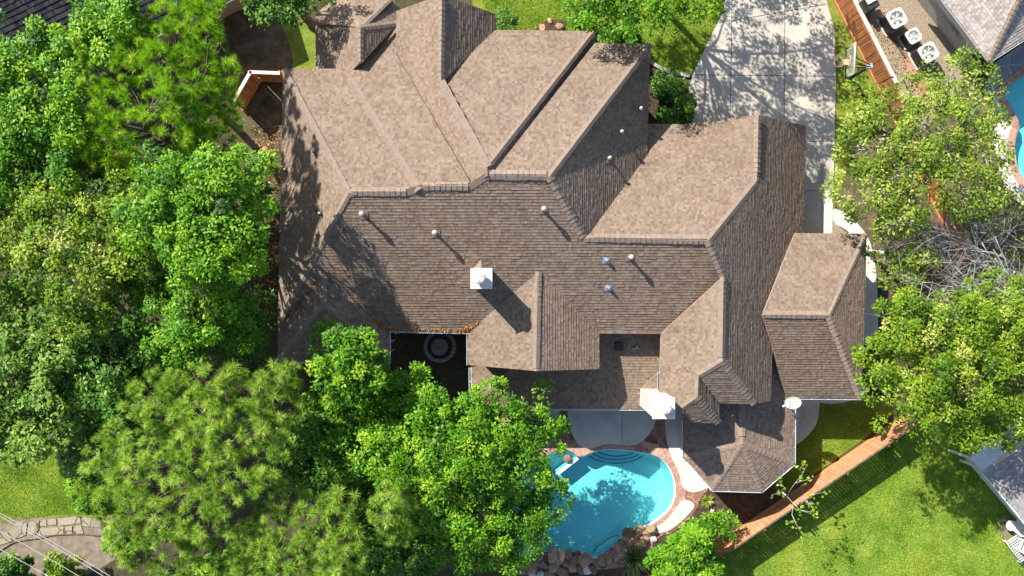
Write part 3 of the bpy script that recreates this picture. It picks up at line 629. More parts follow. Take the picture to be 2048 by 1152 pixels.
# chimneys
def chimney(x0, x1, y0, y1, zb, zt, fx, fy, cricket=None):
    mb = MB(); mb.box(((x0+x1)/2, (y0+y1)/2, (zb+zt)/2), (x1-x0, y1-y0, zt-zb), bev=.02)
    c = mb.build('chimney', M_CHIM if cricket else M_WHITE, house)
    mb = MB(); mb.box(((x0+x1)/2, (y0+y1)/2, zt+.03), (x1-x0+.08, y1-y0+.08, .06), bev=.015); mb.build('chimney_cap', M_CHIM, c)
    mb = MB(); mb.lathe((fx, fy), [(.13, zt+.05), (.13, zt+.34), (.245, zt+.34), (.255, zt+.38), (.25, zt+.46), (.16, zt+.50), (.01, zt+.515)], 24)
    for k in range(3): mb.cyl((fx+.13*math.cos(k*2.1+.5), fy+.13*math.sin(k*2.1+.5)), .018, zt+.48, zt+.525, 8, 1)
    mb.build('flue_cap', [M_CHIM, M_DARK], c)
    return c
zt = 8.6; a = P(943, 538, zt); b = P(983, 576, zt); fc = P(960, 556, zt)
chimney(a.x, b.x, b.y, a.y, 5.6, zt, fc.x, fc.y, True)
zt = 7.05; a = P(1306, 796, zt); b = P(1348, 836, zt); fc = P(1329, 815, zt)
chimney(a.x, b.x, b.y, a.y, 0, zt, fc.x, fc.y)
# cricket behind the first chimney
mb = MB(); t1 = S0.hit(962, 519); l1 = S0.hit(945, 538); r1 = S0.hit(981, 538); m1 = S0.hit(964, 538)
mb.quad([t1+Vector((0, 0, .04)), l1+Vector((0, 0, .04)), m1+Vector((0, 0, .5))]); mb.quad([t1+Vector((0, 0, .04)), m1+Vector((0, 0, .5)), r1+Vector((0, 0, .04))]); mb.build('chimney_cricket', M_CAP, house)
# vent pipes
def pipe(u, v, pl, h, rad=.055, m=None, cap=True, flash=None, k=.85):
    b = pl.hit(u, v); mb = MB(); mb.cyl(b, rad, b.z-.1, b.z+h, 14)
    g = MB
    o = mb.build('vent_pipe', m or M_PIPE, house)
    if cap:
        mb = MB(); mb.lathe(b, [(.08*k, b.z+h-.10), (.13*k, b.z+h-.02), (.13*k, b.z+h+.06), (.09*k, b.z+h+.11), (.01, b.z+h+.13)], 16); mb.build('pipe_cap', M_PIPE, o)
    mb = MB(); n = Vector((-pl.grad.x, -pl.grad.y, 1)).normalized(); rot = n.to_track_quat('Z', 'Y').to_matrix().to_4x4()
    s = flash or .17
    r_ = bmesh.ops.create_cube(mb.bm, size=1, matrix=Matrix.Translation(b+n*.035) @ rot @ Matrix.Diagonal((s*2, s*2, .012, 1)))
    mb.lathe(b, [(.10, b.z+.0), (.075, b.z+.14), (rad+.005, b.z+.16)], 14); mb.build('pipe_flashing', M_LEAD if flash else M_CAP, o)
for u, v in [(728, 430), (872, 467), (1087, 420), (1259, 515)]: pipe(u, v, S0, .62)
for u, v in [(1212, 520), (1216, 575)]: pipe(u, v, S0, .28, .06, M_LEAD, False, .15)
for u, v in [(1280, 220), (1242, 266), (1218, 318)]: pipe(u, v, E4, .38, .035, k=.65)
for u, v in [(634, 468), (641, 427), (629, 303), (580, 418), (572, 340)]: pipe(u, v, W1, .34, .045, None, False)
# low roof vent box and bracket in the shaded notch
b = LS.hit(1238, 693); mb = MB(); mb.box((b.x, b.y, b.z+.08), (.38, .38, .22), bev=.02); mb.build('roof_vent', M_DARK, house)
b = LS.hit(1272, 697); mb = MB(); mb.box((b.x, b.y, b.z+.07), (.34, .05, .06)); mb.box((b.x+.02, b.y+.05, b.z+.12), (.07, .14, .16)); mb.build('roof_bracket', M_GREY, house)

# satellite dish
b = GE.hit(1566, 800); dish = empty('satellite_dish', b, 'pale oval satellite dish on the roof edge of the small octagonal wing', 'satellite dish')
mb = MB(); mb.tube([b, b+Vector((.02, -.02, .55)), b+Vector((.12, .05, .75))], .03, 8); mb.build('mast', M_GREY, dish)
c = b+Vector((.25, .0, .80)); ax = Vector((-.55, -.22, .80)).normalized(); rot = ax.to_track_quat('Z', 'Y').to_matrix().to_4x4()
bm = bmesh.new(); rings = []
for i in range(7):
    t = i/6; rings.append([bm.verts.new((.29*t*math.cos(a), .40*t*math.sin(a), .09*t*t)) for a in [2*math.pi*k/28 for k in range(28)]])
for i in range(6):
    for k in range(28): bm.faces.new((rings[i][k], rings[i][(k+1) % 28], rings[i+1][(k+1) % 28], rings[i+1][k])).smooth = True
bmesh.ops.remove_doubles(bm, verts=bm.verts[:], dist=1e-4)
for v in bm.verts: v.co = Matrix.Translation(c) @ rot @ v.co
me = bpy.data.meshes.new('dish'); bm.to_mesh(me); bm.free(); link('dish', me, M_CREAM, dish)
mb = MB(); e = c+ax*.42+Vector((-.30, -.05, -.05)); mb.tube([c+Vector((-.1, -.1, -.1)), e], .018, 6); mb.build('arm', M_GREY, dish)
mb = MB(); mb.tube([e-Vector((.06, .02, 0)), e+Vector((.08, .03, .02))], .055, 10); mb.build('receiver', M_WHITE, dish)

# courtyard fountain
fo = empty('fountain', P(881, 692), 'round tiered fountain ringed with grey stone blocks in the courtyard', 'fountain'); c = P(881, 692)
mb = MB()
for k in range(22):
    a0 = 2*math.pi*k/22+.02; a1 = 2*math.pi*(k+1)/22-.02
    mb.prism([(c.x+r_*math.cos(a), c.y+r_*math.sin(a)) for r_, a in ((.62, a0), (.80, a0), (.80, (a0+a1)/2), (.80, a1), (.62, a1), (.62, (a0+a1)/2))], 0, .48)
mb.build('basin_wall', M_STONE, fo)
mb = MB(); mb.lathe(c, [(.02, .30), (.61, .30)], 32); mb.build('fountain_water', M_DARK, fo)
for r_, z in ((.42, .6), (.26, .95), (.13, 1.25)):
    mb = MB(); mb.lathe(c, [(.05, z-.35), (.06, z-.12), (r_, z), (r_-.03, z+.03), (r_*.5, z-.05), (.03, z-.06)], 26); mb.build('bowl', M_STONE, fo)

# ------------------------------------------------------------------ vegetation
def rnd_unit(n):
    v = RNG.normal(size=(n, 3)); return v/np.linalg.norm(v, axis=1, keepdims=True)
def leaves(pos, tip, nrm, ln, wd, rnd, name='crown'):
    tip = tip/np.linalg.norm(tip, axis=1, keepdims=True)
    sd = np.cross(nrm, tip); sd /= (np.linalg.norm(sd, axis=1, keepdims=True)+1e-9); up = np.cross(tip, sd)
    n = len(pos); co = np.empty((n, 4, 3), np.float32)
    co[:, 0] = pos; co[:, 2] = pos+tip*ln[:, None]-up*(ln*.15)[:, None]
    co[:, 1] = pos+tip*(ln*.48)[:, None]+sd*(wd*.5)[:, None]+up*(ln*.05)[:, None]; co[:, 3] = pos+tip*(ln*.48)[:, None]-sd*(wd*.5)[:, None]+up*(ln*.05)[:, None]
    return np_mesh(name, co.reshape(-1, 3), np.arange(n*4), 4, rnd)
def tri_needles(pos, tip, ln, wd, rnd, name='crown'):
    sd = np.cross(tip, rnd_unit(len(tip))); sd /= (np.linalg.norm(sd, axis=1, keepdims=True)+1e-9)
    n = len(pos); co = np.empty((n, 3, 3), np.float32)
    co[:, 0] = pos-sd*(wd*.5)[:, None]; co[:, 1] = pos+sd*(wd*.5)[:, None]; co[:, 2] = pos+tip*ln[:, None]
    return np_mesh(name, co.reshape(-1, 3), np.arange(n*3), 3, rnd)
def lobes_from_poly(poly, ztop, zedge, sp, rj=(.55, 1.0), seed=0, power=1.6):
    """crown lobes scattered through an outline (ground-plan seen at crown height): (x, y, z, R)"""
    rs = random.Random(seed); xs = [p[0] for p in poly]; ys = [p[1] for p in poly]; pts = []
    cx, cy = sum(xs)/len(xs), sum(ys)/len(ys); rad = max(1, max(math.hypot(x-cx, y-cy) for x, y in poly))
    for _ in range(4000):
        u = rs.uniform(min(xs), max(xs)); v = rs.uniform(min(ys), max(ys))
        if not inside(poly, u, v): continue
        if all((u-a)**2+(v-b)**2 > (sp*.88)**2 for a, b in pts): pts.append((u, v))
    out = []
    for u, v in pts:
        d = min(1, math.hypot(u-cx, v-cy)/rad); z = ztop-(ztop-zedge)*d**power + rs.uniform(-.9, .7)
        p = P(u, v, z); R = sp*rs.uniform(*rj)*(CAM_H-z)/FPX
        out.append((p.x, p.y, z-R*.6, R))
    return out
def clump_points(lobes, csp, seed, bottom=-.25):
    """clump centres over the upper surface of the lobes, with outward normals"""
    rs = np.random.default_rng(seed); C = []; Nn = []
    L = np.array(lobes)
    for x, y, z, R in lobes:
        n = int(4.6*R*R/(csp*csp))+5
        d = rs.normal(size=(n*2, 3)); d /= np.linalg.norm(d, axis=1, keepdims=True); d = d[d[:, 2] > bottom][:n]
        p = np.array([x, y, z])+d*np.array([R, R, R*.9])*rs.uniform(.62, 1.16, (len(d), 1))
        keep = np.ones(len(p), bool)
        for q in L:
            e = (p-q[:3])/(q[3]*.70); keep &= (e*e).sum(1) > 1
        C.append(p[keep]); Nn.append(d[keep])
    return np.concatenate(C), np.concatenate(Nn)
def limbs(trunk_xy, zbase, lobes, r0, m, parent, seed=0, nb=14, name='trunk', fork=.45):
    rs = random.Random(seed); zm = sum(l[2] for l in lobes)/len(lobes)
    base = Vector((*trunk_xy, 0)); fk = Vector((trunk_xy[0]+rs.uniform(-.2, .2), trunk_xy[1]+rs.uniform(-.2, .2), zm*fork))
    mb = MB(); mb.tube([base-Vector((0, 0, .1)), base+Vector((0, 0, .3)), base.lerp(fk, .5), fk], [r0*1.5, r0*1.1, r0, r0*.85], 9)
    ls = lobes[:]; rs.shuffle(ls)
    for x, y, z, R in ls[:nb]:
        t = Vector((x, y, z+R*.2)); mid = fk.lerp(t, .5)+Vector((rs.uniform(-.3, .3), rs.uniform(-.3, .3), rs.uniform(.1, .6)))
        mb.tube([fk, fk.lerp(mid, .5)+Vector((0, 0, .15)), mid, t], [r0*.55, r0*.42, r0*.28, r0*.09], 6)
        for _ in range(3):
            e = t+Vector((rs.uniform(-1, 1), rs.uniform(-1, 1), rs.uniform(-.2, .6)))*R*.8
            mb.tube([mid.lerp(t, rs.uniform(.3, .8)), e], [r0*.14, r0*.04], 4)
    return mb.build(name, m, parent)
def broadleaf(label, poly, ztop, zedge, m, name='broadleaf_tree', cat='tree', group=None, sp=44, csp=.78, per=135, ls=.145, seed=0, r0=.2, nb=12, crad=.46, fill=.30, bark=None, trunk=None, bottom=-.25, lobes=None, spread=1.0, rj=(.55, 1.0)):
    lb = lobes or lobes_from_poly(poly, ztop, zedge, sp, seed=seed, rj=rj)
    cx = sum(l[0] for l in lb)/len(lb); cy = sum(l[1] for l in lb)/len(lb)
    if trunk: q = P(*trunk); cx, cy = q.x, q.y
    t = empty(name, (cx, cy, 0), label, cat, group)
    limbs((cx, cy), 0, lb, r0, bark or M_BARK, t, seed, nb)
    C, D = clump_points(lb, csp, seed+1, bottom); rs = np.random.default_rng(seed+2)
    n = len(C); k = rs.poisson(per, n); I = np.repeat(np.arange(n), k); N_ = len(I)
    cr = (crad*rs.uniform(.6, 1.35, n))[I]
    d = rnd_unit(N_); d = d + D[I]*.55 + np.array([0, 0, .35]); d /= np.linalg.norm(d, axis=1, keepdims=True)
    pos = C[I]+d*cr[:, None]*(rs.uniform(.25, 1, N_)**.6)[:, None]*np.array([1, 1, .75])*spread
    nr = d*.45+np.array([0, 0, .75])+rs.normal(size=(N_, 3))*.42; nr /= np.linalg.norm(nr, axis=1, keepdims=True)
    tip = d*np.array([1, 1, .3])+rs.normal(size=(N_, 3))*.5; tip -= nr*(tip*nr).sum(1)[:, None]
    ln = ls*rs.uniform(.5, 1.45, N_); wd = ln*rs.uniform(.42, .62, N_)
    tone = (rs.normal(.5, .24, n))[I]+rs.normal(0, .13, N_)
    # inner, sparser layer that closes the crown; darker tone paints in the inner shade
    if fill > 0:
        nl = len(lb); L = np.array(lb); M_ = int(fill*N_*.35); J = rs.integers(0, nl, M_); e = rnd_unit(M_)
        p2 = L[J, :3]+e*L[J, 3:4]*rs.uniform(.2, .72, (M_, 1))*np.array([1, 1, .8]); n2 = rnd_unit(M_)*.6+np.array([0, 0, .6]); n2 /= np.linalg.norm(n2, axis=1, keepdims=True)
        t2 = rs.normal(size=(M_, 3)); t2 -= n2*(t2*n2).sum(1)[:, None]; l2 = ls*1.35*rs.uniform(.7, 1.3, M_)
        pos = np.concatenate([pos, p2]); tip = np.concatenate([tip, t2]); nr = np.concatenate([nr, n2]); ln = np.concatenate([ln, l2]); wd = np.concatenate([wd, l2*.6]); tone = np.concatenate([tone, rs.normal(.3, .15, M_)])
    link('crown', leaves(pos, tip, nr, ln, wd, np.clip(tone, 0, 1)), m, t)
    return t
def pine(label, poly, ztop, zedge, m, group=None, sp=32, tsp=.34, needles=120, nl=.30, seed=0, r0=.22, nb=22, trunk=None, name='pine_tree', hole=None):
    lb = lobes_from_poly(poly, ztop, zedge, sp, seed=seed, rj=(.55, 1.0))
    if hole: lb = [l for l in lb if not inside(hole, *px(l[0], l[1], l[2]))]
    cx = sum(l[0] for l in lb)/len(lb); cy = sum(l[1] for l in lb)/len(lb)
    if trunk: q = P(*trunk, ztop*.8); cx, cy = q.x, q.y
    t = empty(name, (cx, cy, 0), label, 'tree', group)
    rs0 = random.Random(seed); mb = MB(); zt = max(l[2] for l in lb)
    mb.tube([(cx, cy, -.1), (cx+.1, cy, zt*.4), (cx-.05, cy+.1, zt*.8), (cx, cy, zt)], [r0*1.3, r0, r0*.7, r0*.15], 9)
    for i, (x, y, z, R) in enumerate(lb):
        zo = max(1.5, z-rs0.uniform(.4, 1.6)); a = Vector((cx, cy, min(zo, zt*.95))); b = Vector((x, y, z+R*.25)); mid = a.lerp(b, .55)+Vector((rs0.uniform(-.2, .2), rs0.uniform(-.2, .2), -.15))
        mb.tube([a, mid, b], [.05, .03, .014], 5)
        for _ in range(5):
            e = b+Vector((rs0.uniform(-1, 1), rs0.uniform(-1, 1), rs0.uniform(-.3, .5)))*R
            mb.tube([mid.lerp(b, rs0.uniform(.3, 1)), e], [.014, .006], 4)
    mb.build('trunk', M_PBARK, t)
    C, D = clump_points(lb, tsp, seed+1, -.1); rs = np.random.default_rng(seed+2); n = len(C)
    ax = D*.45+np.array([0, 0, .7])+rs.normal(size=(n, 3))*.25; ax /= np.linalg.norm(ax, axis=1, keepdims=True)
    k = rs.poisson(needles, n); I = np.repeat(np.arange(n), k); N_ = len(I)
    d = rnd_unit(N_)+ax[I]*.62; d /= np.linalg.norm(d, axis=1, keepdims=True)
    sz = rs.uniform(.55, 1.35, n)[I]; ln = nl*sz*rs.uniform(.75, 1.15, N_); wd = np.full(N_, .022)*rs.uniform(.8, 1.3, N_)
    pos = C[I]+ax[I]*rs.uniform(-.07, .07, (N_, 1))
    tone = rs.normal(.5, .17, n)[I]+rs.normal(0, .15, N_)
    link('crown', tri_needles(pos, d, ln, wd, np.clip(tone, 0, 1)), m, t)
    return t
def px(x, y, z): k = FPX/(CAM_H-z); return CX+x*k, CY-y*k
def blob(u, v, ru, rv, n=14, j=.12, seed=0):
    rs = random.Random(seed); return [(u+ru*math.cos(a)*(1+rs.uniform(-j, j)), v+rv*math.sin(a)*(1+rs.uniform(-j, j))) for a in [2*math.pi*i/n for i in range(n)]]

GW_ = 'trees of the woods west of the house'
broadleaf('bright green leafy tree in the upper left corner below the dark roof', [(-60, 70), (40, 60), (105, 85), (118, 130), (105, 200), (120, 300), (90, 400), (-60, 400)], 10.5, 8.5, M_LF1, seed=11, group=GW_)
broadleaf('small bright green tree crown against the dark roof, beside the upper pine', [(175, 15), (240, 0), (275, 45), (262, 95), (215, 100), (170, 110), (165, 60)], 10.6, 9.8, M_LF1, seed=12, sp=32, nb=6, group=GW_)
broadleaf('leafy tree at left with yellowish crown below the upper pine', [(70, 340), (150, 340), (240, 380), (290, 470), (290, 560), (200, 640), (110, 630), (60, 540), (50, 420)], 10.2, 8.5, M_LF2, seed=13, group=GW_)
broadleaf('largest dense green tree beside the west edge of the house roof', [(290, 330), (360, 300), (430, 310), (500, 345), (520, 420), (515, 500), (480, 545), (430, 560), (350, 540), (290, 490), (270, 400)], 12.8, 10.8, M_LF1, seed=14, sp=46, group=GW_, r0=.26)
broadleaf('green tree standing just below the largest west tree, above the lower pine', [(300, 560), (380, 540), (460, 560), (480, 620), (450, 690), (390, 715), (310, 690), (270, 630)], 9.8, 8.0, M_LF1, seed=15, group=GW_)
broadleaf('tree with twiggy gaps on the left frame edge, at mid height of the photo', [(-60, 420), (30, 430), (60, 500), (50, 600), (-60, 620)], 8.2, 7.0, M_LF2, seed=16, per=70, group=GW_)
broadleaf('dark rounded tree with greyish leaves in the left, below the yellowish tree', [(120, 640), (220, 640), (290, 690), (320, 760), (290, 830), (200, 830), (130, 760)], 7.2, 5.5, M_LF3, seed=17, ls=.18, group=GW_, rj=(.65, 1.1))
broadleaf('greyish green broad tree on the left frame edge above the small lawn', [(-60, 600), (60, 600), (120, 680), (130, 780), (100, 880), (20, 895), (-60, 880)], 7.8, 5.8, M_LF4, seed=18, ls=.18, group=GW_, rj=(.65, 1.1))
broadleaf('low dark tree between the small west lawn and the lower pine', [(120, 800), (200, 830), (270, 800), (260, 890), (230, 930), (150, 925), (110, 880)], 5.2, 3.8, M_LF4, seed=19, ls=.22, group=GW_)
broadleaf('dark leafy undergrowth tree filling the gap right of the upper left tree', [(100, 220), (180, 230), (250, 330), (200, 360), (110, 340)], 6.5, 5.5, M_LF3, seed=20, sp=40, group=GW_)
broadleaf('shaded dark tree between the west trees and the southwest roof corner', [(420, 640), (500, 600), (540, 640), (520, 740), (450, 740)], 5.4, 4.2, M_LF3, seed=21, sp=38, per=60, group=GW_)
pine('tall pine in the upper left with bare grey branches at its middle', [(160, 100), (255, 85), (290, 35), (335, -10), (430, 0), (430, 70), (460, 130), (455, 220), (470, 300), (430, 370), (330, 350), (230, 350), (140, 330), (120, 240), (135, 170)], 12.0, 7.6, M_ND1, seed=31, trunk=(310, 265), hole=[(265, 240), (360, 235), (370, 290), (310, 325), (255, 290)])
pine('broad pale pine at lower left beside the small lawn', [(215, 860), (280, 800), (320, 740), (420, 745), (480, 770), (570, 745), (590, 790), (560, 850), (540, 930), (550, 1010), (480, 1090), (380, 1150), (260, 1130), (225, 1050), (185, 980), (175, 900)], 11.5, 8.5, M_ND2, seed=32, sp=38, trunk=(420, 930))
pine('lower pine near the bottom edge, left of the big tree by the pool', [(560, 1040), (620, 990), (690, 1010), (720, 1080), (700, 1180), (480, 1190), (490, 1120)], 10.0, 8.8, M_ND2, seed=33, sp=36, trunk=(610, 1110))
pine('small pine top rising out of the big tree by the pool', [(760, 1000), (800, 990), (815, 1030), (800, 1070), (755, 1060)], 9.6, 9.0, M_ND2, seed=34, sp=30, nb=6)
broadleaf('small bright round tree touching the southwest wing of the roof', [(640, 690), (680, 668), (730, 675), (745, 710), (755, 760), (720, 790), (660, 790), (630, 750)], 9.4, 8.4, M_LF1, seed=41, sp=34, csp=.6, per=80, ls=.15, crad=.36)
broadleaf('largest bright green tree overhanging the west end of the pool', [(620, 850), (700, 800), (800, 775), (860, 785), (900, 820), (960, 805), (1040, 830), (1085, 830), (1090, 900), (1085, 1010), (1060, 1090), (1000, 1120), (900, 1110), (820, 1110), (760, 1000), (690, 980), (640, 930)], 8.2, 4.6, M_LF1, seed=42, sp=46, csp=.60, per=125, fill=.6, ls=.13, crad=.40, r0=.24, nb=20, trunk=(860, 960), rj=(.72, 1.15))
broadleaf('dark green tree between the lower pines and the big pool tree', [(560, 830), (620, 850), (680, 950), (720, 1000), (640, 1000), (570, 960)], 6.6, 5.2, M_LF3, seed=43, sp=38, group=GW_)
broadleaf('shaded green tree at the bottom edge between the pines', [(660, 1060), (760, 1040), (830, 1090), (830, 1190), (660, 1190)], 6.6, 5.6, M_LF3, seed=44, sp=38)
broadleaf('green shrub on the bottom edge below the broad pine', [(400, 1140), (470, 1110), (560, 1150), (540, 1200), (380, 1200)], 4.5, 3.6, M_LF1, seed=45, sp=32, cat='shrub', name='shrub', nb=5, r0=.08)
broadleaf('bright green shrub on the bare ground right of the stone path', [(225, 1075), (250, 1070), (262, 1090), (235, 1105), (215, 1098)], 1.7, 1.3, M_LF1, seed=46, sp=20, csp=.35, crad=.25, ls=.15, cat='shrub', name='shrub', nb=5, r0=.04, per=30)
broadleaf('yellow green shrub under the wires in the bottom left', [(95, 1130), (130, 1122), (150, 1145), (145, 1190), (85, 1190)], 2.0, 1.5, M_LF2, seed=47, sp=24, csp=.35, crad=.26, ls=.15, cat='shrub', name='shrub', nb=5, r0=.04)
broadleaf('dark shrub in the very bottom left corner', [(-40, 1140), (30, 1135), (50, 1160), (-40, 1180)], 2.2, 1.7, M_LF3, seed=48, sp=24, csp=.35, crad=.26, ls=.16, cat='shrub', name='shrub', nb=5, r0=.04)
broadleaf('green shrub on the small lawn at the foot of the broad pine', [(160, 960), (210, 940), (235, 985), (200, 1010), (155, 1000)], 1.9, 1.4, M_LF1, seed=49, sp=22, csp=.35, crad=.26, ls=.15, cat='shrub', name='shrub', nb=5, r0=.04)
# north side
broadleaf('dark leafy tree at the top edge over the northwest corner of the house', [(490, -80), (640, -80), (650, -40), (630, 0), (600, 40), (560, 25), (500, 10), (475, -40)], 6.6, 5.4, M_LF3, seed=51, sp=44, per=80)
broadleaf('large oak at the top edge between the front lawn and the driveway', [(1160, -190), (1300, -280), (1480, -280), (1600, -170), (1560, -60), (1490, -30), (1415, -15), (1350, 25), (1300, 42), (1260, 38), (1200, 32), (1170, 0)], 9.0, 5.6, M_LF1, seed=52, sp=48, csp=.78, per=70, crad=.46, fill=.40, rj=(.6, 1.0), r0=.15, nb=12)
broadleaf('dark shaded bush hugging the north eave beside the front oak', [(1195, 70), (1235, 55), (1262, 70), (1255, 95), (1200, 95)], 1.8, 1.4, M_LF3, seed=53, sp=20, csp=.35, crad=.25, ls=.14, cat='shrub', name='shrub', nb=4, r0=.04)
broadleaf('clipped dark green hedge bush between the house and the driveway', [(1330, 185), (1368, 185), (1376, 215), (1372, 240), (1330, 240), (1326, 210)], 1.6, 1.4, M_LF3, seed=54, sp=17, csp=.28, crad=.2, ls=.11, cat='shrub', name='shrub', nb=4, r0=.04)
broadleaf('dark low bush behind the clipped hedge bush, at the bed edge', [(1310, 150), (1345, 150), (1365, 168), (1330, 180), (1308, 175)], 1.1, .8, M_LF3, seed=55, sp=16, csp=.3, crad=.2, ls=.12, cat='shrub', name='shrub', nb=4, r0=.03, per=24)
broadleaf('small round dark bush beside the north gable of the house', [(992, 28), (1008, 26), (1018, 42), (1012, 56), (990, 56)], 1.5, 1.2, M_LF3, seed=56, sp=13, csp=.25, crad=.2, ls=.11, cat='shrub', name='shrub', nb=4, r0=.03)
broadleaf('leafy green bush at the garden bed beside the front lawn', [(1150, 40), (1180, 35), (1190, 55), (1165, 62), (1148, 55)], 1.6, 1.3, M_LF1, seed=57, sp=14, csp=.28, crad=.22, ls=.13, cat='shrub', name='shrub', nb=4, r0=.03)
# east side
broadleaf('open olive green tree with bare twigs right of the driveway', [(1712, 210), (1750, 180), (1830, 190), (1900, 150), (1970, 140), (2000, 190), (1985, 280), (1990, 370), (1960, 420), (1880, 400), (1810, 440), (1750, 420), (1715, 380), (1702, 290)], 7.4, 5.6, M_LF5, seed=61, sp=46, csp=.60, per=64, ls=.145, crad=.40, fill=.06, r0=.2, nb=26, trunk=(1830, 330), bark=M_GBARK, spread=1.15)
broadleaf('thin low olive tree between the open tree and the east wing walkway', [(1775, 440), (1830, 420), (1860, 500), (1830, 575), (1790, 555), (1770, 500)], 4.6, 3.6, M_LF5, seed=62, sp=36, csp=.6, per=36, ls=.15, crad=.40, fill=.04, nb=16, r0=.1, bark=M_GBARK)
broadleaf('straggly olive bush under the dead branches by the neighbouring pool', [(1940, 400), (2010, 380), (2070, 460), (2060, 540), (1960, 520)], 2.6, 1.8, M_LF5, seed=63, sp=34, csp=.7, per=12, ls=.17, crad=.42, fill=.03, nb=14, r0=.06, cat='shrub', name='shrub', bark=M_GBARK)
broadleaf('wide yellow green tree on the right edge beside the east wing', [(1790, 605), (1840, 612), (1890, 590), (1960, 580), (2060, 610), (2100, 700), (2090, 850), (2010, 870), (1950, 860), (1880, 870), (1810, 850), (1770, 805), (1760, 740), (1780, 690), (1772, 645)], 8.2, 5.8, M_LF2, seed=64, sp=46, csp=.74, per=120, ls=.135, crad=.42, fill=.25, rj=(.6, 1.05), r0=.24, nb=24, trunk=(1890, 720))
broadleaf('bright lime green shrub beside the lower end of the cedar fence', [(1345, 1085), (1375, 1060), (1405, 1060), (1425, 1080), (1428, 1120), (1410, 1160), (1345, 1170), (1328, 1130)], 3.2, 2.4, M_LF1, seed=65, sp=26, csp=.4, crad=.30, ls=.16, cat='shrub', name='shrub', nb=8, r0=.06)
broadleaf('small green shrub in the soil bed above the lime green shrub', [(1418, 1035), (1445, 1028), (1462, 1045), (1450, 1070), (1422, 1065)], 2.0, 1.7, M_LF1, seed=66, sp=18, csp=.32, crad=.24, ls=.14, cat='shrub', name='shrub', nb=5, r0=.04, per=30)

# bare and sparse trees
def branch(mb, p, d, L, r, depth, rs, tips, spread=.55, flat=.0, taper=.62):
    n = 4; pts = [p]; rr = [r]; q = p.copy(); dd = d.normalized()
    for i in range(n):
        dd = (dd+Vector((rs.uniform(-1, 1), rs.uniform(-1, 1), rs.uniform(-1, 1)))*.16).normalized(); q = q+dd*L/n; pts.append(q.copy()); rr.append(r*(1-(1-taper)*(i+1)/n))
    mb.tube(pts, rr, 6 if r > .03 else 4)
    if depth == 0: tips.append((q, dd)); return
    for k in range(rs.choice([2, 3, 3, 4])):
        i = rs.randint(2, n); nd = (dd+Vector((rs.uniform(-1, 1), rs.uniform(-1, 1), rs.uniform(-.7, .8)))*spread*1.5).normalized()
        if flat: nd.z *= flat
        branch(mb, pts[i], nd, L*rs.uniform(.5, .85), rr[i]*rs.uniform(.5, .75), depth-1, rs, tips, spread, flat, taper)
rs = random.Random(5); dt = empty('dead_tree', P(2050, 600), 'leafless grey dead tree with spreading bare branches on the right edge', 'tree'); mb = MB(); tips = []
b0 = P(2075, 590)
mb.tube([b0, b0+Vector((-.1, .1, 1.4)), P(2040, 582, 2.6)], [.17, .15, .12], 9)
for tx, ty, z in [(1965, 548, 4.4), (1930, 578, 4.0), (1985, 505, 4.8), (2015, 470, 5.0), (1940, 520, 4.8), (1900, 560, 4.4), (1990, 560, 4.6), (2040, 500, 5.2), (1960, 590, 4.2), (1915, 540, 4.8), (1990, 530, 5.2)]:
    s_ = P(2040, 582, 2.6); e = P(tx, ty, z); branch(mb, s_, e-s_, (e-s_).length*.85, .05, 4, rs, tips, .5, .55, .7)
mb.build('trunk', M_GBARK, dt)
mb = MB(); tw = empty('dead_brush', P(1900, 545), 'pile of bare grey twigs by the fence left of the dead tree', 'brush'); tips = []
for k in range(26):
    a = rs.uniform(0, 6.28); branch(mb, P(1925+rs.uniform(-50, 70), 530+rs.uniform(-50, 45), rs.uniform(1.6, 3.0)), Vector((math.cos(a), math.sin(a), .35)), rs.uniform(.8, 1.5), .024, 2, rs, tips, .6, .6)
mb.build('twigs', M_GBARK, tw)
# bare twigs inside the two leafy crowns
sap = empty('sapling', P(1556, 960), 'thin sapling with a few leaves leaning over the cedar fence', 'tree'); mb = MB(); tips = []
z0 = 3.4; f0 = P(1573, 992, 3.0); base = P(1545, 968)
mb.tube([base, base.lerp(f0, .5)+Vector((0, 0, .4)), f0], [.045, .04, .03], 7)
segs = [((1573, 992, 3.0), (1590, 966, 3.6), (1604, 950, 3.9), (1612, 932, 4.2)), ((1590, 966, 3.6), (1606, 962, 3.8), (1622, 956, 4.0)), ((1573, 992, 3.0), (1586, 1006, 3.4), (1600, 1020, 3.8), (1628, 1030, 4.2)), ((1600, 1020, 3.8), (1632, 1026, 4.1)), ((1586, 1006, 3.4), (1584, 1030, 3.8), (1592, 1048, 4.0), (1607, 1072, 4.3)), ((1586, 1006, 3.4), (1620, 990, 3.8), (1650, 984, 4.2)), ((1573, 992, 3.0), (1562, 988, 3.3), (1548, 988, 3.5)), ((1573, 992, 3.0), (1568, 975, 3.5), (1558, 962, 3.8)), ((1610, 1000, 3.7), (1622, 1010, 3.9), (1627, 1024, 4.1)), ((1584, 1030, 3.8), (1590, 1040, 3.9), (1576, 1047, 4.0)), ((1604, 950, 3.9), (1600, 938, 4.1), (1606, 930, 4.3)), ((1612, 1008, 3.8), (1630, 1008, 4.1))]
lp = []
for s_ in segs:
    pts = [P(*q) for q in s_]; n = len(pts); mb.tube(pts, [.014-.009*i/(n-1) for i in range(n)], 5); lp.append(pts[-1]); lp.append(pts[-2])
mb.build('trunk', M_GBARK, sap)
co = []
for q in lp: co += [q+Vector((RNG.normal()*.09, RNG.normal()*.09, RNG.normal()*.06)) for _ in range(4)]
co = np.array([tuple(c) for c in co]); n = len(co); nr = np.tile([0, 0, 1.0], (n, 1))+RNG.normal(size=(n, 3))*.3
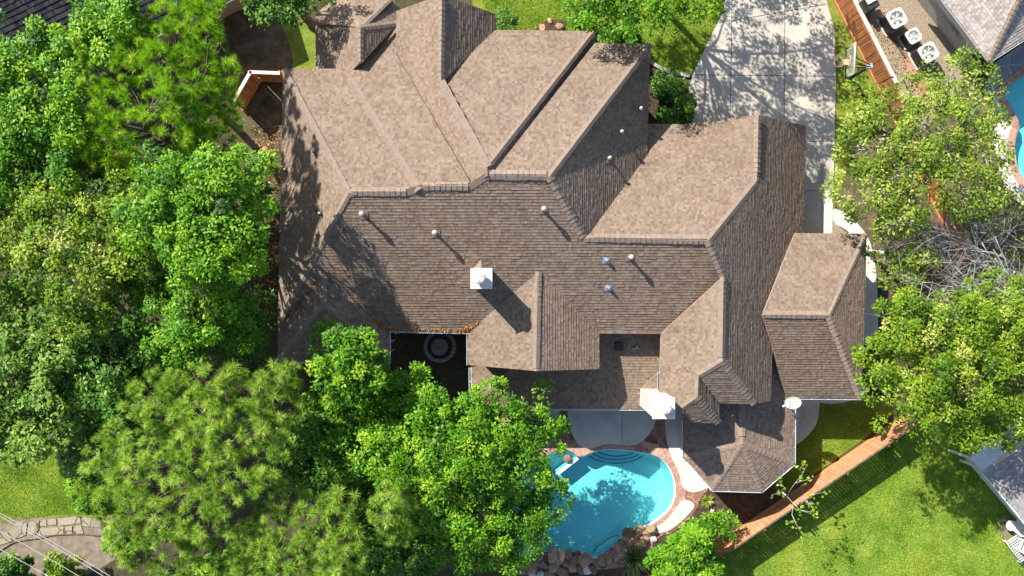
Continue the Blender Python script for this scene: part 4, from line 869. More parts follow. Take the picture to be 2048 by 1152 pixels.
link('crown', leaves(co, RNG.normal(size=(n, 3))*np.array([1, 1, .2]), nr, RNG.uniform(.12, .22, n), RNG.uniform(.09, .15, n), RNG.uniform(.4, 1, n)), M_LF2, sap)
# rosette plants
def rosette(label, u, v, r, n, m, name, h=.5, wd=.05, group=None):
    c = P(u, v); t = empty(name, c, label, 'plant', group); N_ = n
    a = RNG.uniform(0, 6.28, N_); el = RNG.uniform(.05, 1.35, N_); ln = r*RNG.uniform(.7, 1.1, N_)
    tip = np.stack([np.cos(a)*np.cos(el), np.sin(a)*np.cos(el), np.sin(el)], 1); pos = np.tile([c.x, c.y, h*.4], (N_, 1))+tip*.05
    up = np.tile([0, 0, 1.0], (N_, 1))+RNG.normal(size=(N_, 3))*.1; nr = up-tip*(up*tip).sum(1)[:, None]
    link('foliage', leaves(pos, tip, nr, ln, np.full(N_, wd)*RNG.uniform(.8, 1.3, N_), RNG.uniform(0, 1, N_)), m, t)
    mb = MB(); mb.tube([c-Vector((0, 0, .05)), c+Vector((0, 0, h*.4+.03))], [.09, .06], 8); mb.build('stem', M_BARK, t)
    return t
rosette('large dark spiky sago palm below the pool boulders', 1266, 1112, .95, 150, M_YUC, 'sago_palm', .8, .045)
rosette('dark spiky palm at the bottom edge left of the boulders', 1010, 1140, .8, 110, M_YUC, 'sago_palm', .7, .045)
rosette('small lime green spiky plant at the corner of the octagonal wing', 1413, 999, .42, 46, M_AGV, 'agave', .2, .06)
rosette('small orange green tuft plant in the soil bed corner', 1440, 1020, .22, 20, M_AGV, 'agave', .1, .03)

# ------------------------------------------------------------------ boulders
def boulder(u, v, r, m, label, group=None, z=0.0, sq=.7, name='boulder'):
    rs = random.Random(int(u*31+v*17)); p = P(u, v); bm = bmesh.new(); bmesh.ops.create_icosphere(bm, subdivisions=2, radius=1)
    dirs = [Vector((rs.gauss(0, 1), rs.gauss(0, 1), rs.gauss(0, .8))).normalized() for _ in range(9)]; cut = [rs.uniform(.48, .85) for _ in dirs]
    sx, sy = rs.uniform(.85, 1.3), rs.uniform(.8, 1.15); an = rs.uniform(0, 3.14)
    for vt in bm.verts:
        for d, c in zip(dirs, cut):
            q = vt.co.dot(d)
            if q > c: vt.co -= d*(q-c)
        x, y = vt.co.x*sx, vt.co.y*sy
        vt.co = Vector((x*math.cos(an)-y*math.sin(an), x*math.sin(an)+y*math.cos(an), vt.co.z*sq))*r*.025
        vt.co += Vector((rs.uniform(-1, 1), rs.uniform(-1, 1), rs.uniform(-1, 1)))*r*.025*.04
    me = bpy.data.meshes.new(name); bm.to_mesh(me); bm.free()
    o = bpy.data.objects.new(name, me); COL.objects.link(o); me.materials.append(m); o.location = (p.x, p.y, z+r*.025*sq*.55)
    return tag(o, label, 'boulder', group)
def grass(label, poly, n, seed, m):
    rs = np.random.default_rng(seed); xs = [p[0] for p in poly]; ys = [p[1] for p in poly]; pos = []
    f = pnoise(seed)
    while len(pos) < n:
        u = rs.uniform(min(xs), max(xs)); v = rs.uniform(min(ys), max(ys))
        if inside(poly, u, v): p = P(u, v); pos.append((p.x, p.y, .01))
    pos = np.array(pos); tip = rs.normal(size=(n, 3))*np.array([.7, .7, .25])+np.array([0, 0, .8]); tip /= np.linalg.norm(tip, axis=1, keepdims=True)
    tone = np.array([.5+.55*f(a*1.3, b*1.3) for a, b, _ in pos])+rs.normal(0, .11, n)
    return tag(link('grass', tri_needles(pos, tip, rs.uniform(.05, .13, n), np.full(n, .03), np.clip(tone, 0, 1)), m, None), label, 'grass', None, 'stuff')
M_GR = leaf_mat('grass_blade', [(0, (.14, .26, .015)), (.4, (.27, .42, .03)), (.7, (.36, .51, .055)), (1, (.50, .56, .13))], .4)
grass('mown grass of the back lawn beside the cedar fence', [(1400, 1152), (1470, 1095), (1790, 860), (2060, 860), (2060, 1160), (1400, 1160)], 60000, 1, M_GR)
grass('sunny grass of the front lawn behind the north eaves', [(960, -10), (1447, -10), (1420, 75), (1388, 140), (1330, 140), (1215, 90), (1160, 42), (1100, 34), (1078, 48), (1050, 70), (985, 70)], 22000, 2, M_GR)
grass('patchy grass of the small west lawn above the stone path', [(-10, 870), (60, 880), (200, 940), (240, 1020), (210, 1030), (120, 1028), (40, 1040), (-10, 1050)], 16000, 3, M_GR)
grass('grass between the octagonal wing and the cedar fence', [(1600, 812), (1740, 812), (1770, 845), (1560, 985), (1590, 900)], 9000, 4, M_GR)
GB = 'boulders along the south edge of the pool'
LB = 'rough brown boulder in the low rock wall along the south pool edge'
for u, v, r in [(1078, 1106, 14), (1092, 1112, 12), (1104, 1107, 18), (1115, 1120, 13), (1139, 1106, 12), (1148, 1118, 14), (1153, 1108, 10), (1171, 1116, 19), (1190, 1124, 11), (1203, 1120, 13), (1216, 1113, 13), (1226, 1104, 13), (1234, 1094, 12), (1243, 1084, 11), (1250, 1074, 12), (1258, 1066, 14), (1265, 1077, 13), (1222, 1124, 10), (1185, 1136, 13), (1160, 1136, 12), (1146, 1133, 14), (1132, 1126, 9), (1120, 1138, 12), (1105, 1131, 13), (1088, 1128, 14), (1068, 1124, 14), (1063, 1136, 12), (1098, 1145, 13), (1128, 1148, 13), (1016, 1116, 11), (1030, 1122, 11), (1046, 1120, 12), (1205, 1132, 8), (1291, 1064, 12), (1290, 1076, 10)]:
    boulder(u, v, r, M_ROCK, LB, GB, .02)
boulder(1277, 1056, 15, M_ROCK2, 'large pinkish boulder where the rock wall meets the pool coping', z=.1)
boulder(1300, 1058, 15, M_ROCK2, 'tall tan boulder at the northeast end of the pool rock wall', z=.1)
boulder(1281, 1084, 15, M_ROCK2, 'yellowish tan boulder above the sago palm in the rock wall', z=.05)
boulder(1124, 1108, 12, M_ROCK2, 'cream and tan boulder in the middle of the pool rock wall', z=.08)
boulder(1306, 1077, 9, M_ROCK3, 'small pale square stone right of the yellowish boulder', z=0)
boulder(1174, 1137, 11, M_ROCK3, 'pale grey stone below the wide boulder of the rock wall', z=0)
boulder(1063, 1148, 9, M_ROCK3, 'small pale stone at the bottom edge, leftmost by the palm')
boulder(1082, 1149, 9, M_ROCK3, 'small pale stone at the bottom edge, right of its twin')
boulder(1424, 1022, 6, M_ROCK3, 'pale stone lying in the soil bed beside the green shrub')
boulder(1100, 42, 7, M_ROCK2, 'small golden rock at the top of the front garden bed')
boulder(1120, 54, 9, M_ROCK2, 'large golden rock against the north eave in the front garden bed')
boulder(1140, 54, 7, M_ROCK2, 'tan rock half shaded by the oak in the front garden bed')
boulder(1084, 56, 8, M_ROCK2, 'flat pale tan rock at the left tip of the front garden bed', sq=.25)
for u, v in [(538, 335), (542, 372), (546, 410), (538, 440), (530, 300)]: boulder(u, v, 10, M_ROCK2, 'tan stone in the shaded gap beside the west eave', 'stones along the west eave')
# bed edging
mb = MB()
ed = smooth_loop([(1300, 124), (1320, 138), (1345, 146), (1378, 153)], 2, False)
for a, b in zip(ed, ed[1:]):
    p, q = P(*a), P(*b); d = q-p; mb.box((*((p+q)/2)[:2], .07), (d.length*.92, .16, .16), math.atan2(d.y, d.x))
tag(mb.build('bed_edging', M_STONE), 'curved stone edging between the shaded front lawn and the bed', 'edging')
# flagstone path
mb = MB(); rs = random.Random(9)
ps = [[(20, 1062), (36, 1042), (56, 1044), (52, 1070), (30, 1078)], [(58, 1044), (78, 1040), (80, 1054), (70, 1070), (56, 1068)], [(80, 1041), (94, 1039), (94, 1051), (82, 1052)], [(96, 1038), (113, 1037), (114, 1049), (96, 1050)], [(117, 1036), (160, 1032), (163, 1046), (118, 1051)], [(168, 1033), (204, 1040), (202, 1055), (166, 1052)], [(80, 1057), (128, 1053), (128, 1067), (78, 1072)], [(131, 1053), (145, 1052), (145, 1067), (131, 1068)], [(148, 1052), (163, 1050), (168, 1066), (148, 1067)], [(206, 1042), (224, 1044), (222, 1060), (204, 1058)], [(-8, 1064), (16, 1064), (26, 1082), (-8, 1092)]]
for q in ps: mb.prism(gpx(q), 0, .06)
mb.build('path_stone', M_FLAGT)['kind'] = 'structure'
mb = MB(); hp = smooth_loop([(-10, 1108), (10, 1095), (30, 1083), (60, 1079), (85, 1076), (105, 1070), (130, 1069), (165, 1068), (200, 1072)], 2, False)
mb.tube([P(u, v, .05) for u, v in hp], .035, 6); tag(mb.build('garden_hose', M_BARK), 'dark hose lying along the lower edge of the stone path', 'hose')

# ------------------------------------------------------------------ fences
def fence(path, h, m, label, cap=None, board=.14, name='fence', rail=None, side=1, gap=.006, dark_gap=.06, lean=.012, kick=True, gaps=(.02, .05)):
    """board fence: every board is modelled in one panel mesh per run, posts and rails are parts"""
    pts = [P(u, v) for u, v in path]; root = empty(name, pts[0], label, 'fence')
    rs = random.Random(len(label))
    for a, b in zip(pts, pts[1:]):
        d = (b-a); L = d.length; d.normalize(); n = Vector((-d.y, d.x, 0))*side; ang = math.atan2(d.y, d.x)
        mb = MB(); uvl = mb.bm.loops.layers.uv.new('UVMap'); k = int(L/board)
        for i in range(k):
            t = (i+.5)*board; g = gap + (rs.uniform(*gaps) if rs.random() < dark_gap else 0); c = a+d*t+n*rs.uniform(-lean, lean)
            hh = h+rs.uniform(-.02, .02); f0 = len(mb.bm.faces)
            mb.box((c.x, c.y, hh/2+.03), (board-g, .02, hh), ang+rs.uniform(-.02, .02))
            mb.bm.faces.ensure_lookup_table()
            for f in mb.bm.faces[f0:]:
                for l in f.loops: l[uvl].uv = (t, l.vert.co.z)
        mb.build('panel', m, root)
        for z in (.35, h-.35): mb = MB(); c = (a+b)/2-n*.04; mb.box((c.x, c.y, z), (L, .045, .09), ang); mb.build('rail', rail or M_FRAIL, root)
        if kick: mb = MB(); c = (a+b)/2+n*.03; mb.box((c.x, c.y, .1), (L, .05, .22), ang); mb.build('kick_board', rail or M_FRAIL, root)
        for i in range(int(L/2.4)+1):
            c = a+d*min(L, i*2.4)-n*.09; mb = MB(); mb.box((c.x, c.y, h/2), (.09, .09, h), ang); mb.build('post', rail or M_FRAIL, root)
        if cap:
            mb = MB(); c = (a+b)/2; mb.box((c.x, c.y, h+.05), (L+.1, .06 if cap is M_BARK else .16, .05), ang); mb.build('cap_rail', cap, root)
    return root
fence([(1640, -60), (1667, 0), (1753, 172), (1800, 266)], 1.75, M_FENCE, 'reddish cedar board fence running down beside the driveway and hoop', side=-1, dark_gap=.28)
fence([(1806, 290), (1870, 420), (1925, 530)], 1.7, M_FENCE, 'reddish fence run half hidden under the open olive tree', side=-1, dark_gap=.2)
fence([(1428, 1091), (1760, 866), (1815, 828)], 1.83, M_FENCE2, 'straight pale cedar board fence along the top of the back lawn', cap=M_BARK, board=.15, dark_gap=.5, gap=.007, lean=.004, gaps=(.004, .016))
fence([(1832, 618), (1900, 592), (2080, 540)], 1.7, M_FENCE, 'reddish fence run behind the dead branches at the right edge', dark_gap=.3)
fence([(576, 163), (521, 161), (486, 222)], 1.75, M_FENCE, 'short cedar fence with pale cap at the northwest house corner', cap=M_FCAP, dark_gap=.03)
mb = MB()
for a, b in [((1700, -10), (1790, 168))]:
    p, q = P(*a), P(*b); d = q-p; mb.box((*((p+q)/2)[:2], .12), (d.length, .20, .24), math.atan2(d.y, d.x), bev=.01)
tag(mb.build('retaining_curb', M_CONC2), 'low concrete curb on the gravel side of the driveway fence', 'curb')
for a, b, lab in [((1757, 35), (1808, 114), 'long dark timber edging in the gravel beside the cooling units'), ((1806, 160), (1826, 200), 'short dark timber by the terracotta walk at the edge of the olive tree')]:
    p, q = P(*a), P(*b); d = q-p; mb = MB(); mb.box((*((p+q)/2)[:2], .06), (d.length, .06, .14), math.atan2(d.y, d.x))
    tag(mb.build('timber_edging', M_BARK), lab, 'edging')

# ------------------------------------------------------------------ basketball hoop
bk = empty('basketball_hoop', P(1706, 190), 'basketball hoop with clear backboard standing beside the driveway', 'basketball hoop')
z0, z1 = 2.75, 3.85
A, B = P(1691, 157, z0), P(1693, 98, z0); dv = (B-A).normalized(); nv = Vector((dv.y, -dv.x, 0))
wdt = (B-A).length
def bb(s_, z, off=0): return A+dv*(s_*wdt)+Vector((0, 0, z-z0))+nv*off
m_gl, n_, b_, N_n, L_l = mat('clear_backboard'); b_.inputs['Base Color'].default_value = (.85, .9, .9, 1); b_.inputs['Alpha'].default_value = .10; b_.inputs['Roughness'].default_value = .1
mb = MB(); mb.quad([bb(0, z0), bb(1, z0), bb(1, z1), bb(0, z1)]); mb.quad([bb(0, z0, .012), bb(1, z0, .012), bb(1, z1, .012), bb(0, z1, .012)]); board = mb.build('backboard', m_gl, bk)
mb = MB(); mb.tube([bb(0, z0), bb(1, z0)], .03, 6); mb.tube([bb(0, z0), bb(0, z0+.35)], .03, 6); mb.tube([bb(1, z0), bb(1, z0+.25)], .03, 6); mb.build('frame', M_BLACK, board)
mb = MB(); mb.tube([bb(0, z0+.3), bb(0, z1)], .022, 6); mb.tube([bb(0, z1), bb(1, z1)], .04, 6); mb.tube([bb(1, z0+.3), bb(1, z1)], .022, 6); mb.build('frame', M_WHITE, board)
mb = MB(); sq = [bb(.34, z0+.16, -.02), bb(.66, z0+.16, -.02), bb(.66, z0+.62, -.02), bb(.34, z0+.62, -.02)]
for i in range(4): mb.tube([sq[i], sq[(i+1) % 4]], .02, 5)
mb.build('target_square', M_ORANGE, board)
rc = bb(.5, 3.0)-nv*.42
mb = MB(); pts = [rc+Vector((math.cos(t)*.23, math.sin(t)*.23, 0)) for t in [2*math.pi*i/24 for i in range(25)]]; mb.tube(pts, .018, 6)
c_ = bb(.5, 2.98)-nv*.08; mb.box((c_.x, c_.y, c_.z), (.22, .26, .16), 0); rim = mb.build('rim', M_ORANGE, bk)
mb = MB()
for i in range(12):
    t = 2*math.pi*i/12; t2 = t+.52
    for q in (t2, t-.52): mb.tube([rc+Vector((math.cos(t)*.22, math.sin(t)*.22, 0)), rc+Vector((math.cos(q)*.13, math.sin(q)*.13, -.42))], .008, 4)
mb.build('net', M_WHITE, rim)
pb = P(1722, 190); pt = P(1738, 133, 3.2)
mb = MB(); mb.tube([pb, Vector((pb.x+.05, pb.y+.1, .3)), P(1698, 158, 2.6), ], [.09, .08, .075], 8); mb.tube([P(1698, 158, 2.6), pt], .075, 8); mb.build('pole', M_BLACK, bk)
for s_ in (.38, .62):
    for zz, z2 in ((z0+.75, 3.35), (z0+.2, 3.0)): mb = MB(); mb.tube([bb(s_, zz, .03), Vector((pt.x, pt.y+(s_-.5)*.4, z2))], .026, 6); mb.build('support_arm', M_BLACK, bk)
mb = MB(); mb.box((pt.x, pt.y, 3.2), (.26, .22, .30), .2, bev=.02); mb.build('counterweight', M_GREY, bk)

# ------------------------------------------------------------------ air conditioners and bin
def ac(label, u, v, s, h, ang):
    c = P(u, v); t = empty('air_conditioner', c, label, 'air conditioner', 'cooling units beside the gravel')
    mb = MB(); mb.box((c.x, c.y, .05), (s*1.15, s*1.15, .1), ang, bev=.01); mb.build('pad', M_CONC2, t)
    mb = MB(); mb.box((c.x, c.y, h/2-.02), (s*.94, s*.94, h-.28), ang, bev=.06)
    for k in range(4):
        a = ang+k*math.pi/2
        for i in range(9):
            o = (i-4)*s*.095; q = Vector((math.cos(a)*s*.48-math.sin(a)*o, math.sin(a)*s*.48+math.cos(a)*o, 0)); mb.box((c.x+q.x, c.y+q.y, h/2+.05), (.03, .025, h-.16), a)
    mb.build('case', M_DARK, t)
    mb = MB(); n = 36; R = s*.40; outer = []; inner = []
    for k in range(n):
        a = 2*math.pi*k/n; cx_, sx_ = math.cos(a), math.sin(a); e = (abs(cx_)**6+abs(sx_)**6)**(-1/6)*s*.5
        def rot(x, y): return (c.x+x*math.cos(ang)-y*math.sin(ang), c.y+x*math.sin(ang)+y*math.cos(ang))
        outer.append(rot(cx_*e, sx_*e)); inner.append(rot(cx_*R, sx_*R))
    vo = [[mb.bm.verts.new((*p, z)) for p in L_] for L_, z in ((outer, h-.05), (outer, h+.03), (inner, h+.03), (inner, h-.12))]
    for i in range(3):
        for k in range(n): mb.bm.faces.new((vo[i][k], vo[i][(k+1) % n], vo[i+1][(k+1) % n], vo[i+1][k]))
    tp = mb.build('top_panel', M_ACTOP, t)
    mb = MB(); mb.cyl(c, s*.11, h-.10, h-.02, 14)
    for k in range(5):
        a = k*1.257; d = Vector((math.cos(a), math.sin(a), 0)); e = Vector((-d.y, d.x, 0)); z = Vector((c.x, c.y, h-.07))
        mb.quad([z+d*s*.08-e*.04+Vector((0, 0, -.02)), z+d*R*.9-e*.12+Vector((0, 0, -.04)), z+d*R*.9+e*.10+Vector((0, 0, .02)), z+d*s*.08+e*.05])
    mb.build('fan', M_ACTOP, t)
    mb = MB()
    for q in (.25, .45, .65, .85): mb.tube([(c.x+R*q*math.cos(a), c.y+R*q*math.sin(a), h+.01) for a in [2*math.pi*i/28 for i in range(29)]], .006, 4)
    for k in range(12): a = k*math.pi/6; mb.tube([(c.x+R*.1*math.cos(a), c.y+R*.1*math.sin(a), h+.012), (c.x+R*math.cos(a), c.y+R*math.sin(a), h+.012)], .006, 4)
    mb.build('fan_grille', M_ACTOP, tp)
    mb = MB(); mb.lathe(c, [(.01, h-.16), (R, h-.16)], 20); mb.build('fan_well', M_LEAD, t)
ac('topmost square cooling unit beside the neighbouring wall', 1777, 48, .86, 1.0, math.radians(30))
ac('smaller middle cooling unit with narrow fan opening', 1814, 80, .68, .75, math.radians(30))
ac('lowest cooling unit, nearest the leafy olive tree', 1839, 115, .86, 1.0, math.radians(30))
bn = empty('trash_bin', P(1729, 16), 'dark wheeled bin with pale lid at the top edge by the curb', 'bin'); c = P(1729, 16)
mb = MB(); mb.box((c.x, c.y, .5), (.56, .66, 1.0), math.radians(28), bev=.04); mb.build('body', M_DARK, bn)
c2 = P(1724, 4); mb = MB(); mb.box((c2.x, c2.y, 1.04), (.62, .72, .08), math.radians(28), bev=.02); mb.build('lid', M_ACTOP, bn)

# ------------------------------------------------------------------ neighbouring houses
ne = empty('house', P(2020, 20), 'neighbouring house with pale shingles and grey wall in the upper right corner', 'house')
r = Roof(); ze = 2.9
ea, eb = P(1885, 0, ze), P(1979, 122, ze); d = (eb-ea).normalized(); upw = Vector((-d.y, d.x)) 
if upw.x < 0: upw = -upw
NW_ = Plane(upw, (ea.x, ea.y), ze, .5)
e2 = P(2048, 78, ze); d2 = (e2-eb).normalized(); up2 = Vector((-d2.y, d2.x))
if up2.y < 0: up2 = -up2
NS_ = Plane(up2, (eb.x, eb.y), ze, .5)
r.face([(1870, -20), (1979, 122), (2040, -2), (2075, -75), (1822, -82)], NW_); r.face([(1979, 122), (2048, 78), (2120, 32), (2120, -160), (2075, -75), (2040, -2)], NS_)
rn = r.build('roof', [M_NEIGH, M_WHITE], ne); cap_strip(rn, [(1979, 122), (2075, -75)], NW_, NS_, .14)
gutter(ne, [(1822, -82), (1979, 123), (2120, 33)], ze-.02, M_WHITE)
mb = MB(); qs = [P(1835, -82, ze), P(1972, 92, ze), P(2130, -10, ze), P(2130, -250, ze), P(1900, -250, ze)]
n = upw*.30; mb.prism([(q.x+.35, q.y+.10) for q in qs], 0, 2.75); mb.build('wall', noise_mat('grey_siding', [(.3, (.36, .35, .32)), (.7, (.45, .44, .41))], 2, .8), ne)
mb = MB(); a, b = qs[0], qs[1]; cc = (a+b)/2; mb.box((cc.x+.35+d.y*.05, cc.y+.10-d.x*.05, 1.55), ((b-a).length, .07, .24), math.atan2(d.y, d.x)); mb.build('trim_band', M_WHITE, ne)
for t_, col, sz in ((.66, M_GREY, (.28, .14, .36)), (.74, M_GREY, (.22, .12, .25)), (.55, M_ORANGE, (.12, .1, .16))):
    q = a.lerp(b, t_); mb = MB(); mb.box((q.x+.35+d.y*.12, q.y+.10-d.x*.12, 1.1), sz, math.atan2(d.y, d.x)); mb.build('meter_box', col, ne)
# neighbouring pool
npl = empty('swimming_pool', P(2080, 260), 'neighbouring turquoise pool cut off by the right edge of the photo', 'swimming pool')
bm = bmesh.new(); top = [bm.verts.new((*p, .0)) for p in gpx(NPOOL)]; bot = [bm.verts.new((*p, -.7)) for p in gpx(NPOOL)]
for i in range(len(top)): bm.faces.new((top[i], top[(i+1) % len(top)], bot[(i+1) % len(top)], bot[i]))
bmesh.ops.triangle_fill(bm, use_beauty=True, edges=[bm.edges.get((bot[i], bot[(i+1) % len(bot)])) for i in range(len(bot))]); bmesh.ops.recalc_face_normals(bm, faces=bm.faces[:])
me = bpy.data.meshes.new('basin'); bm.to_mesh(me); bm.free(); link('basin', me, M_PLASTER, npl)
sheet('water', NPOOL, -.10, M_WATER)
sheet('pool_coping', offset_loop(NPOOL, 15), .06, M_COPE, [NPOOL], thick=.2)
sheet('neighbouring_deck', smooth_loop([(1985, 180), (2048, 120), (2150, 40), (2300, 100), (2320, 500), (2150, 500), (2060, 425), (2015, 385), (1992, 330), (1985, 260)], 1), .03, M_CONC2, [NPOOL], thick=.03)
sheet('slate_terrace', [(1990, 125), (2048, 85), (2300, -60), (2300, 10), (2048, 135), (2000, 172), (1972, 200), (1965, 180)], .036, M_DECKD)
# southeast neighbour
se = empty('house', P(2060, 960), 'neighbouring grey roofed house with white gutter in the lower right', 'house')
r = Roof(); ze = 2.8
a, b = P(1969, 944, ze), P(2048, 1042, ze); d = (b-a).normalized(); up = Vector((-d.y, d.x))
if up.x < 0: up = -up
SP = Plane(up, (a.x, a.y), ze, .35); r.face([(1969, 944), (2110, 1119), (2250, 1000), (2120, 830), (2048, 893)], SP); r.build('roof', [M_NEIGHG, M_WHITE], se)
gutter(se, [(1967, 944), (2112, 1122)], ze-.02, M_WHITE, .14); gutter(se, [(1967, 943), (2048, 890)], ze+.02, M_WHITE, .1)
mb = MB(); q = [P(1974, 950, ze), P(2110, 1112, ze), P(2240, 1000, ze), P(2120, 840, ze)]; mb.prism([(p.x+up.x*.42, p.y+up.y*.42) for p in q], 0, 2.7); mb.build('wall', noise_mat('pale_green_siding', [(.3, (.42, .46, .42)), (.7, (.52, .56, .52))], 2, .7), se)
pc = MB(); q = [P(1941, 918, 2.5), P(1970, 943, 2.75), P(2030, 900, 2.75), P(1978, 880, 2.5)]; pc.quad(q); pc.quad([p-Vector((0, 0, .08)) for p in q][::-1])
for i in range(4): pc.quad([q[i], q[(i+1) % 4], q[(i+1) % 4]-Vector((0, 0, .08)), q[i]-Vector((0, 0, .08))])
pc.build('porch_roof', noise_mat('pale_metal_sheet', [(.3, (.42, .45, .47)), (.7, (.56, .59, .61))], 3, .4), se)
for u, v in ((1943, 918), (1968, 940)): q = P(u, v, 2.5); mb = MB(); mb.box((q.x+.08, q.y, 1.22), (.1, .1, 2.44)); mb.build('post', M_WHITE, se)
# patio pad and furniture
sheet('neighbouring_patio', smooth_loop([(1992, 1052), (2005, 1028), (2030, 1030), (2110, 1120), (2100, 1150), (2050, 1118), (2005, 1080)], 1), .03, M_DIRT, thick=.03)
def chair(label, u, v, ang):
    c = P(u, v); t = empty('patio_chair', c, label, 'chair', 'white patio chairs'); R = Matrix.Rotation(ang, 3, 'Z')
    def W(x, y, z): q = R @ Vector((x, y, 0)); return (c.x+q.x, c.y+q.y, z)
    mb = MB(); mb.box(W(0, 0, .40), (.62, .60, .10), ang, bev=.03); mb.build('seat', M_WHITE, t)
    mb = MB(); mb.box(W(-.30, 0, .68), (.10, .60, .52), ang, bev=.03); mb.build('backrest', M_WHITE, t)
    for s_ in (-1, 1):
        mb = MB(); mb.box(W(.02, s_*.33, .60), (.60, .07, .05), ang, bev=.015); mb.build('armrest', M_WHITE, t)
        for x in (-.27, .27): mb = MB(); mb.box(W(x, s_*.33, .30), (.06, .06, .60), ang); mb.build('leg', M_WHITE, t)
chair('white patio chair nearest the neighbouring wall', 2030, 1050, math.radians(140)); chair('white patio chair below the first, on the right edge', 2042, 1088, math.radians(70))
tb = empty('side_table', P(2012, 1046), 'small white side table on the neighbouring tan patio', 'table'); c = P(2012, 1046)
mb = MB(); mb.cyl(c, .26, .46, .50, 20); mb.build('table_top', M_WHITE, tb)
for k in range(3): mb = MB(); a_ = k*2.09; mb.tube([(c.x+.1*math.cos(a_), c.y+.1*math.sin(a_), .46), (c.x+.22*math.cos(a_), c.y+.22*math.sin(a_), 0)], .02, 6); mb.build('leg', M_WHITE, tb)
lo = empty('lounge_chair', P(2036, 1108), 'white slatted lounge chair at the lower right edge', 'chair'); c = P(2030, 1092)
mb = MB()
for i in range(11): q = P(2018+i*2.6, 1072+i*4.0); mb.box((q.x, q.y, .36), (.055, .62, .03), math.radians(-57))
mb.build('slats', M_WHITE, lo)
for s_ in (-1, 1): mb = MB(); q0 = P(2014+s_*11, 1070-s_*7); q1 = P(2048+s_*11, 1118-s_*7); mb.tube([(q0.x, q0.y, .32), (q1.x, q1.y, .32)], .03, 6); mb.build('side_rail', M_WHITE, lo)
for s_ in (-1, 1):
    for u, v in ((2017, 1074), (2045, 1114)): q = P(u+s_*11, v-s_*7); mb = MB(); mb.box((q.x, q.y, .16), (.05, .05, .32)); mb.build('leg', M_WHITE, lo)
# northwest neighbour
nw = empty('house', P(180, -60), 'neighbouring house with dark charcoal shingle roof in the upper left', 'house')
r = Roof(); ze = 3.0; a, b = P(365, 46, ze), P(462, -1, ze); d = (b-a).normalized(); up = Vector((-d.y, d.x))
if up.y < 0: up = -up
NP = Plane(up, (a.x, a.y), ze, .5)
def along(u0, t): return (365+97*t, 46-47*t)
r.face([along(0, -5.5), along(0, 1.3), (330, -260), (-330, -60)], NP, course=.24, step=.03); r.build('roof', [M_NEIGHD, M_WHITE], nw)
gutter(nw, [along(0, -5.5), along(0, 1.3)], ze-.03)
mb = MB(); q = [P(*along(0, -5.3), ze)+Vector((.2, .6, 0)), P(*along(0, 1.2), ze)+Vector((-.1, .6, 0)), P(330, -240, ze), P(-300, -60, ze)]; mb.prism([(p.x, p.y) for p in q], 0, 2.85); mb.build('wall', M_WALL, nw)
tbn = empty('round_tub', P(437, 18), 'round dark tub with yellow rim in the shade by the dark roofed house', 'tub'); c = P(437, 18)
mb = MB(); mb.lathe(c, [(.25, 0), (.42, .35), (.36, .35), (.2, .06), (.01, .05)], 22); mb.build('body', M_DARK, tbn)
mb = MB(); mb.tube([(c.x+.43*math.cos(t), c.y+.43*math.sin(t), .37) for t in [2*math.pi*i/26 for i in range(27)]], .06, 6); mb.build('rim', M_YELLOW, tbn)

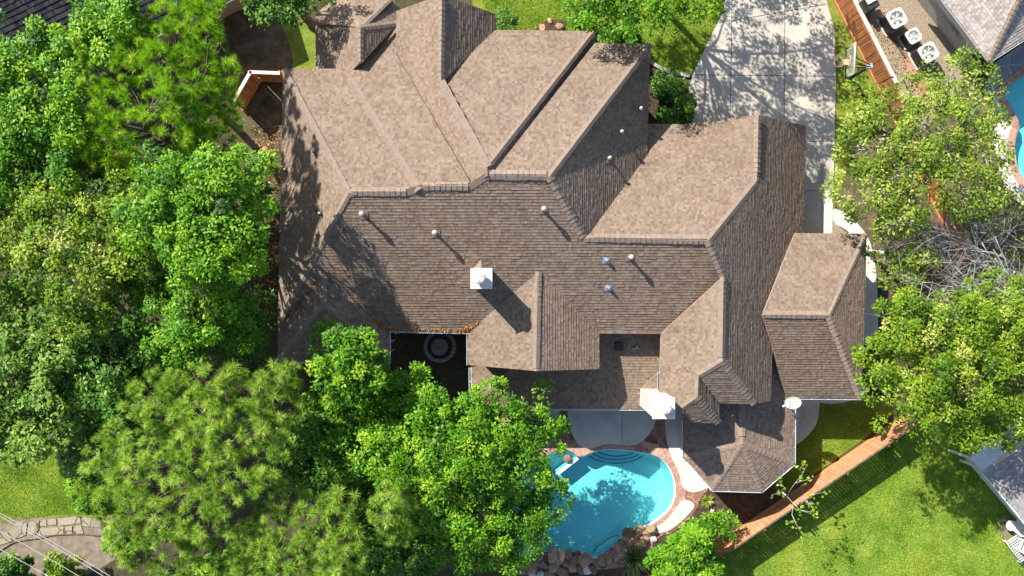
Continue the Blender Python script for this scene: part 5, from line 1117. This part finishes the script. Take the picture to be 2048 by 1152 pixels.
# ------------------------------------------------------------------ wires, litter
for i, (p, q, lab) in enumerate([((-60, 995), (330, 1222), 'pale overhead wire crossing the bottom left, uppermost of the four'), ((-60, 1000), (330, 1232), 'pale overhead wire running close beneath the uppermost one'), ((-60, 1030), (330, 1262), 'pale overhead wire, third from the top in the bottom left'), ((-60, 1066), (330, 1300), 'pale overhead wire nearest the bottom left corner')]):
    a, b = P(*p, 9.5), P(*q, 9.5); mb = MB(); mb.tube([a.lerp(b, t/12)-Vector((0, 0, .25*math.sin(math.pi*t/12))) for t in range(13)], .013, 5)
    tag(mb.build('power_line', M_WIRE), lab, 'wire', 'overhead wires')
def litter(name, poly, pl, n, label, lift=.04, sz=.09):
    xs = [p[0] for p in poly]; ys = [p[1] for p in poly]; pos = []
    while len(pos) < n:
        u = random.uniform(min(xs), max(xs)); v = random.uniform(min(ys), max(ys))
        if inside(poly, u, v): p = pl.hit(u, v) if pl else P(u, v, .065); pos.append((p.x, p.y, p.z+lift*random.random()+.03))
    pos = np.array(pos); nr = np.tile([0, 0, 1.0], (n, 1))+RNG.normal(size=(n, 3))*.45; t = RNG.normal(size=(n, 3))
    o = link(name, leaves(pos, t, nr, RNG.uniform(.6, 1.4, n)*sz, RNG.uniform(.3, .6, n)*sz, RNG.uniform(0, 1, n), name), M_LITTER)
    return tag(o, label, 'leaf litter', None, 'stuff')
litter('leaf_litter', [(945, 648), (962, 640), (950, 660), (938, 690), (934, 664), (905, 663), (925, 656)], S0, 420, 'orange dead leaves piled in the roof corner right of the courtyard')
litter('leaf_litter', [(744, 632), (765, 645), (786, 654), (850, 658), (936, 660), (936, 664), (780, 661), (770, 668), (778, 690), (768, 680), (755, 655)], S0, 560, 'orange brown dead leaves piled in the roof valley left of the courtyard', .10)
litter('leaf_litter', [(560, 640), (640, 556), (636, 575), (600, 612), (575, 640)], S0, 220, 'sparse dead leaves lying in the west roof valley', .08)
litter('leaf_litter', [(1255, 790), (1284, 770), (1320, 735), (1326, 745), (1290, 775)], LS, 90, 'thin line of dead needles in the low roof valley by the white chimney', .03, .07)
litter('leaf_litter', [(1700, 60), (1770, 10), (1850, 190), (1790, 170)], None, 500, 'dry leaves scattered over the gravel by the cooling units', .02, .10)
litter('leaf_litter', [(500, 250), (560, 250), (552, 620), (520, 700), (500, 600)], None, 900, 'dry leaves on the shaded ground under the west eave', .02, .12)
litter('leaf_litter', [(1400, 100), (1460, 30), (1640, 10), (1660, 290), (1620, 290), (1500, 225), (1390, 235)], None, 170, 'few dry leaves scattered over the driveway slab', .04, .07)
litter('leaf_litter', [(570, 200), (690, 385), (600, 560), (562, 620)], W1, 160, 'few dry leaves scattered over the west roof slope', .03, .07)
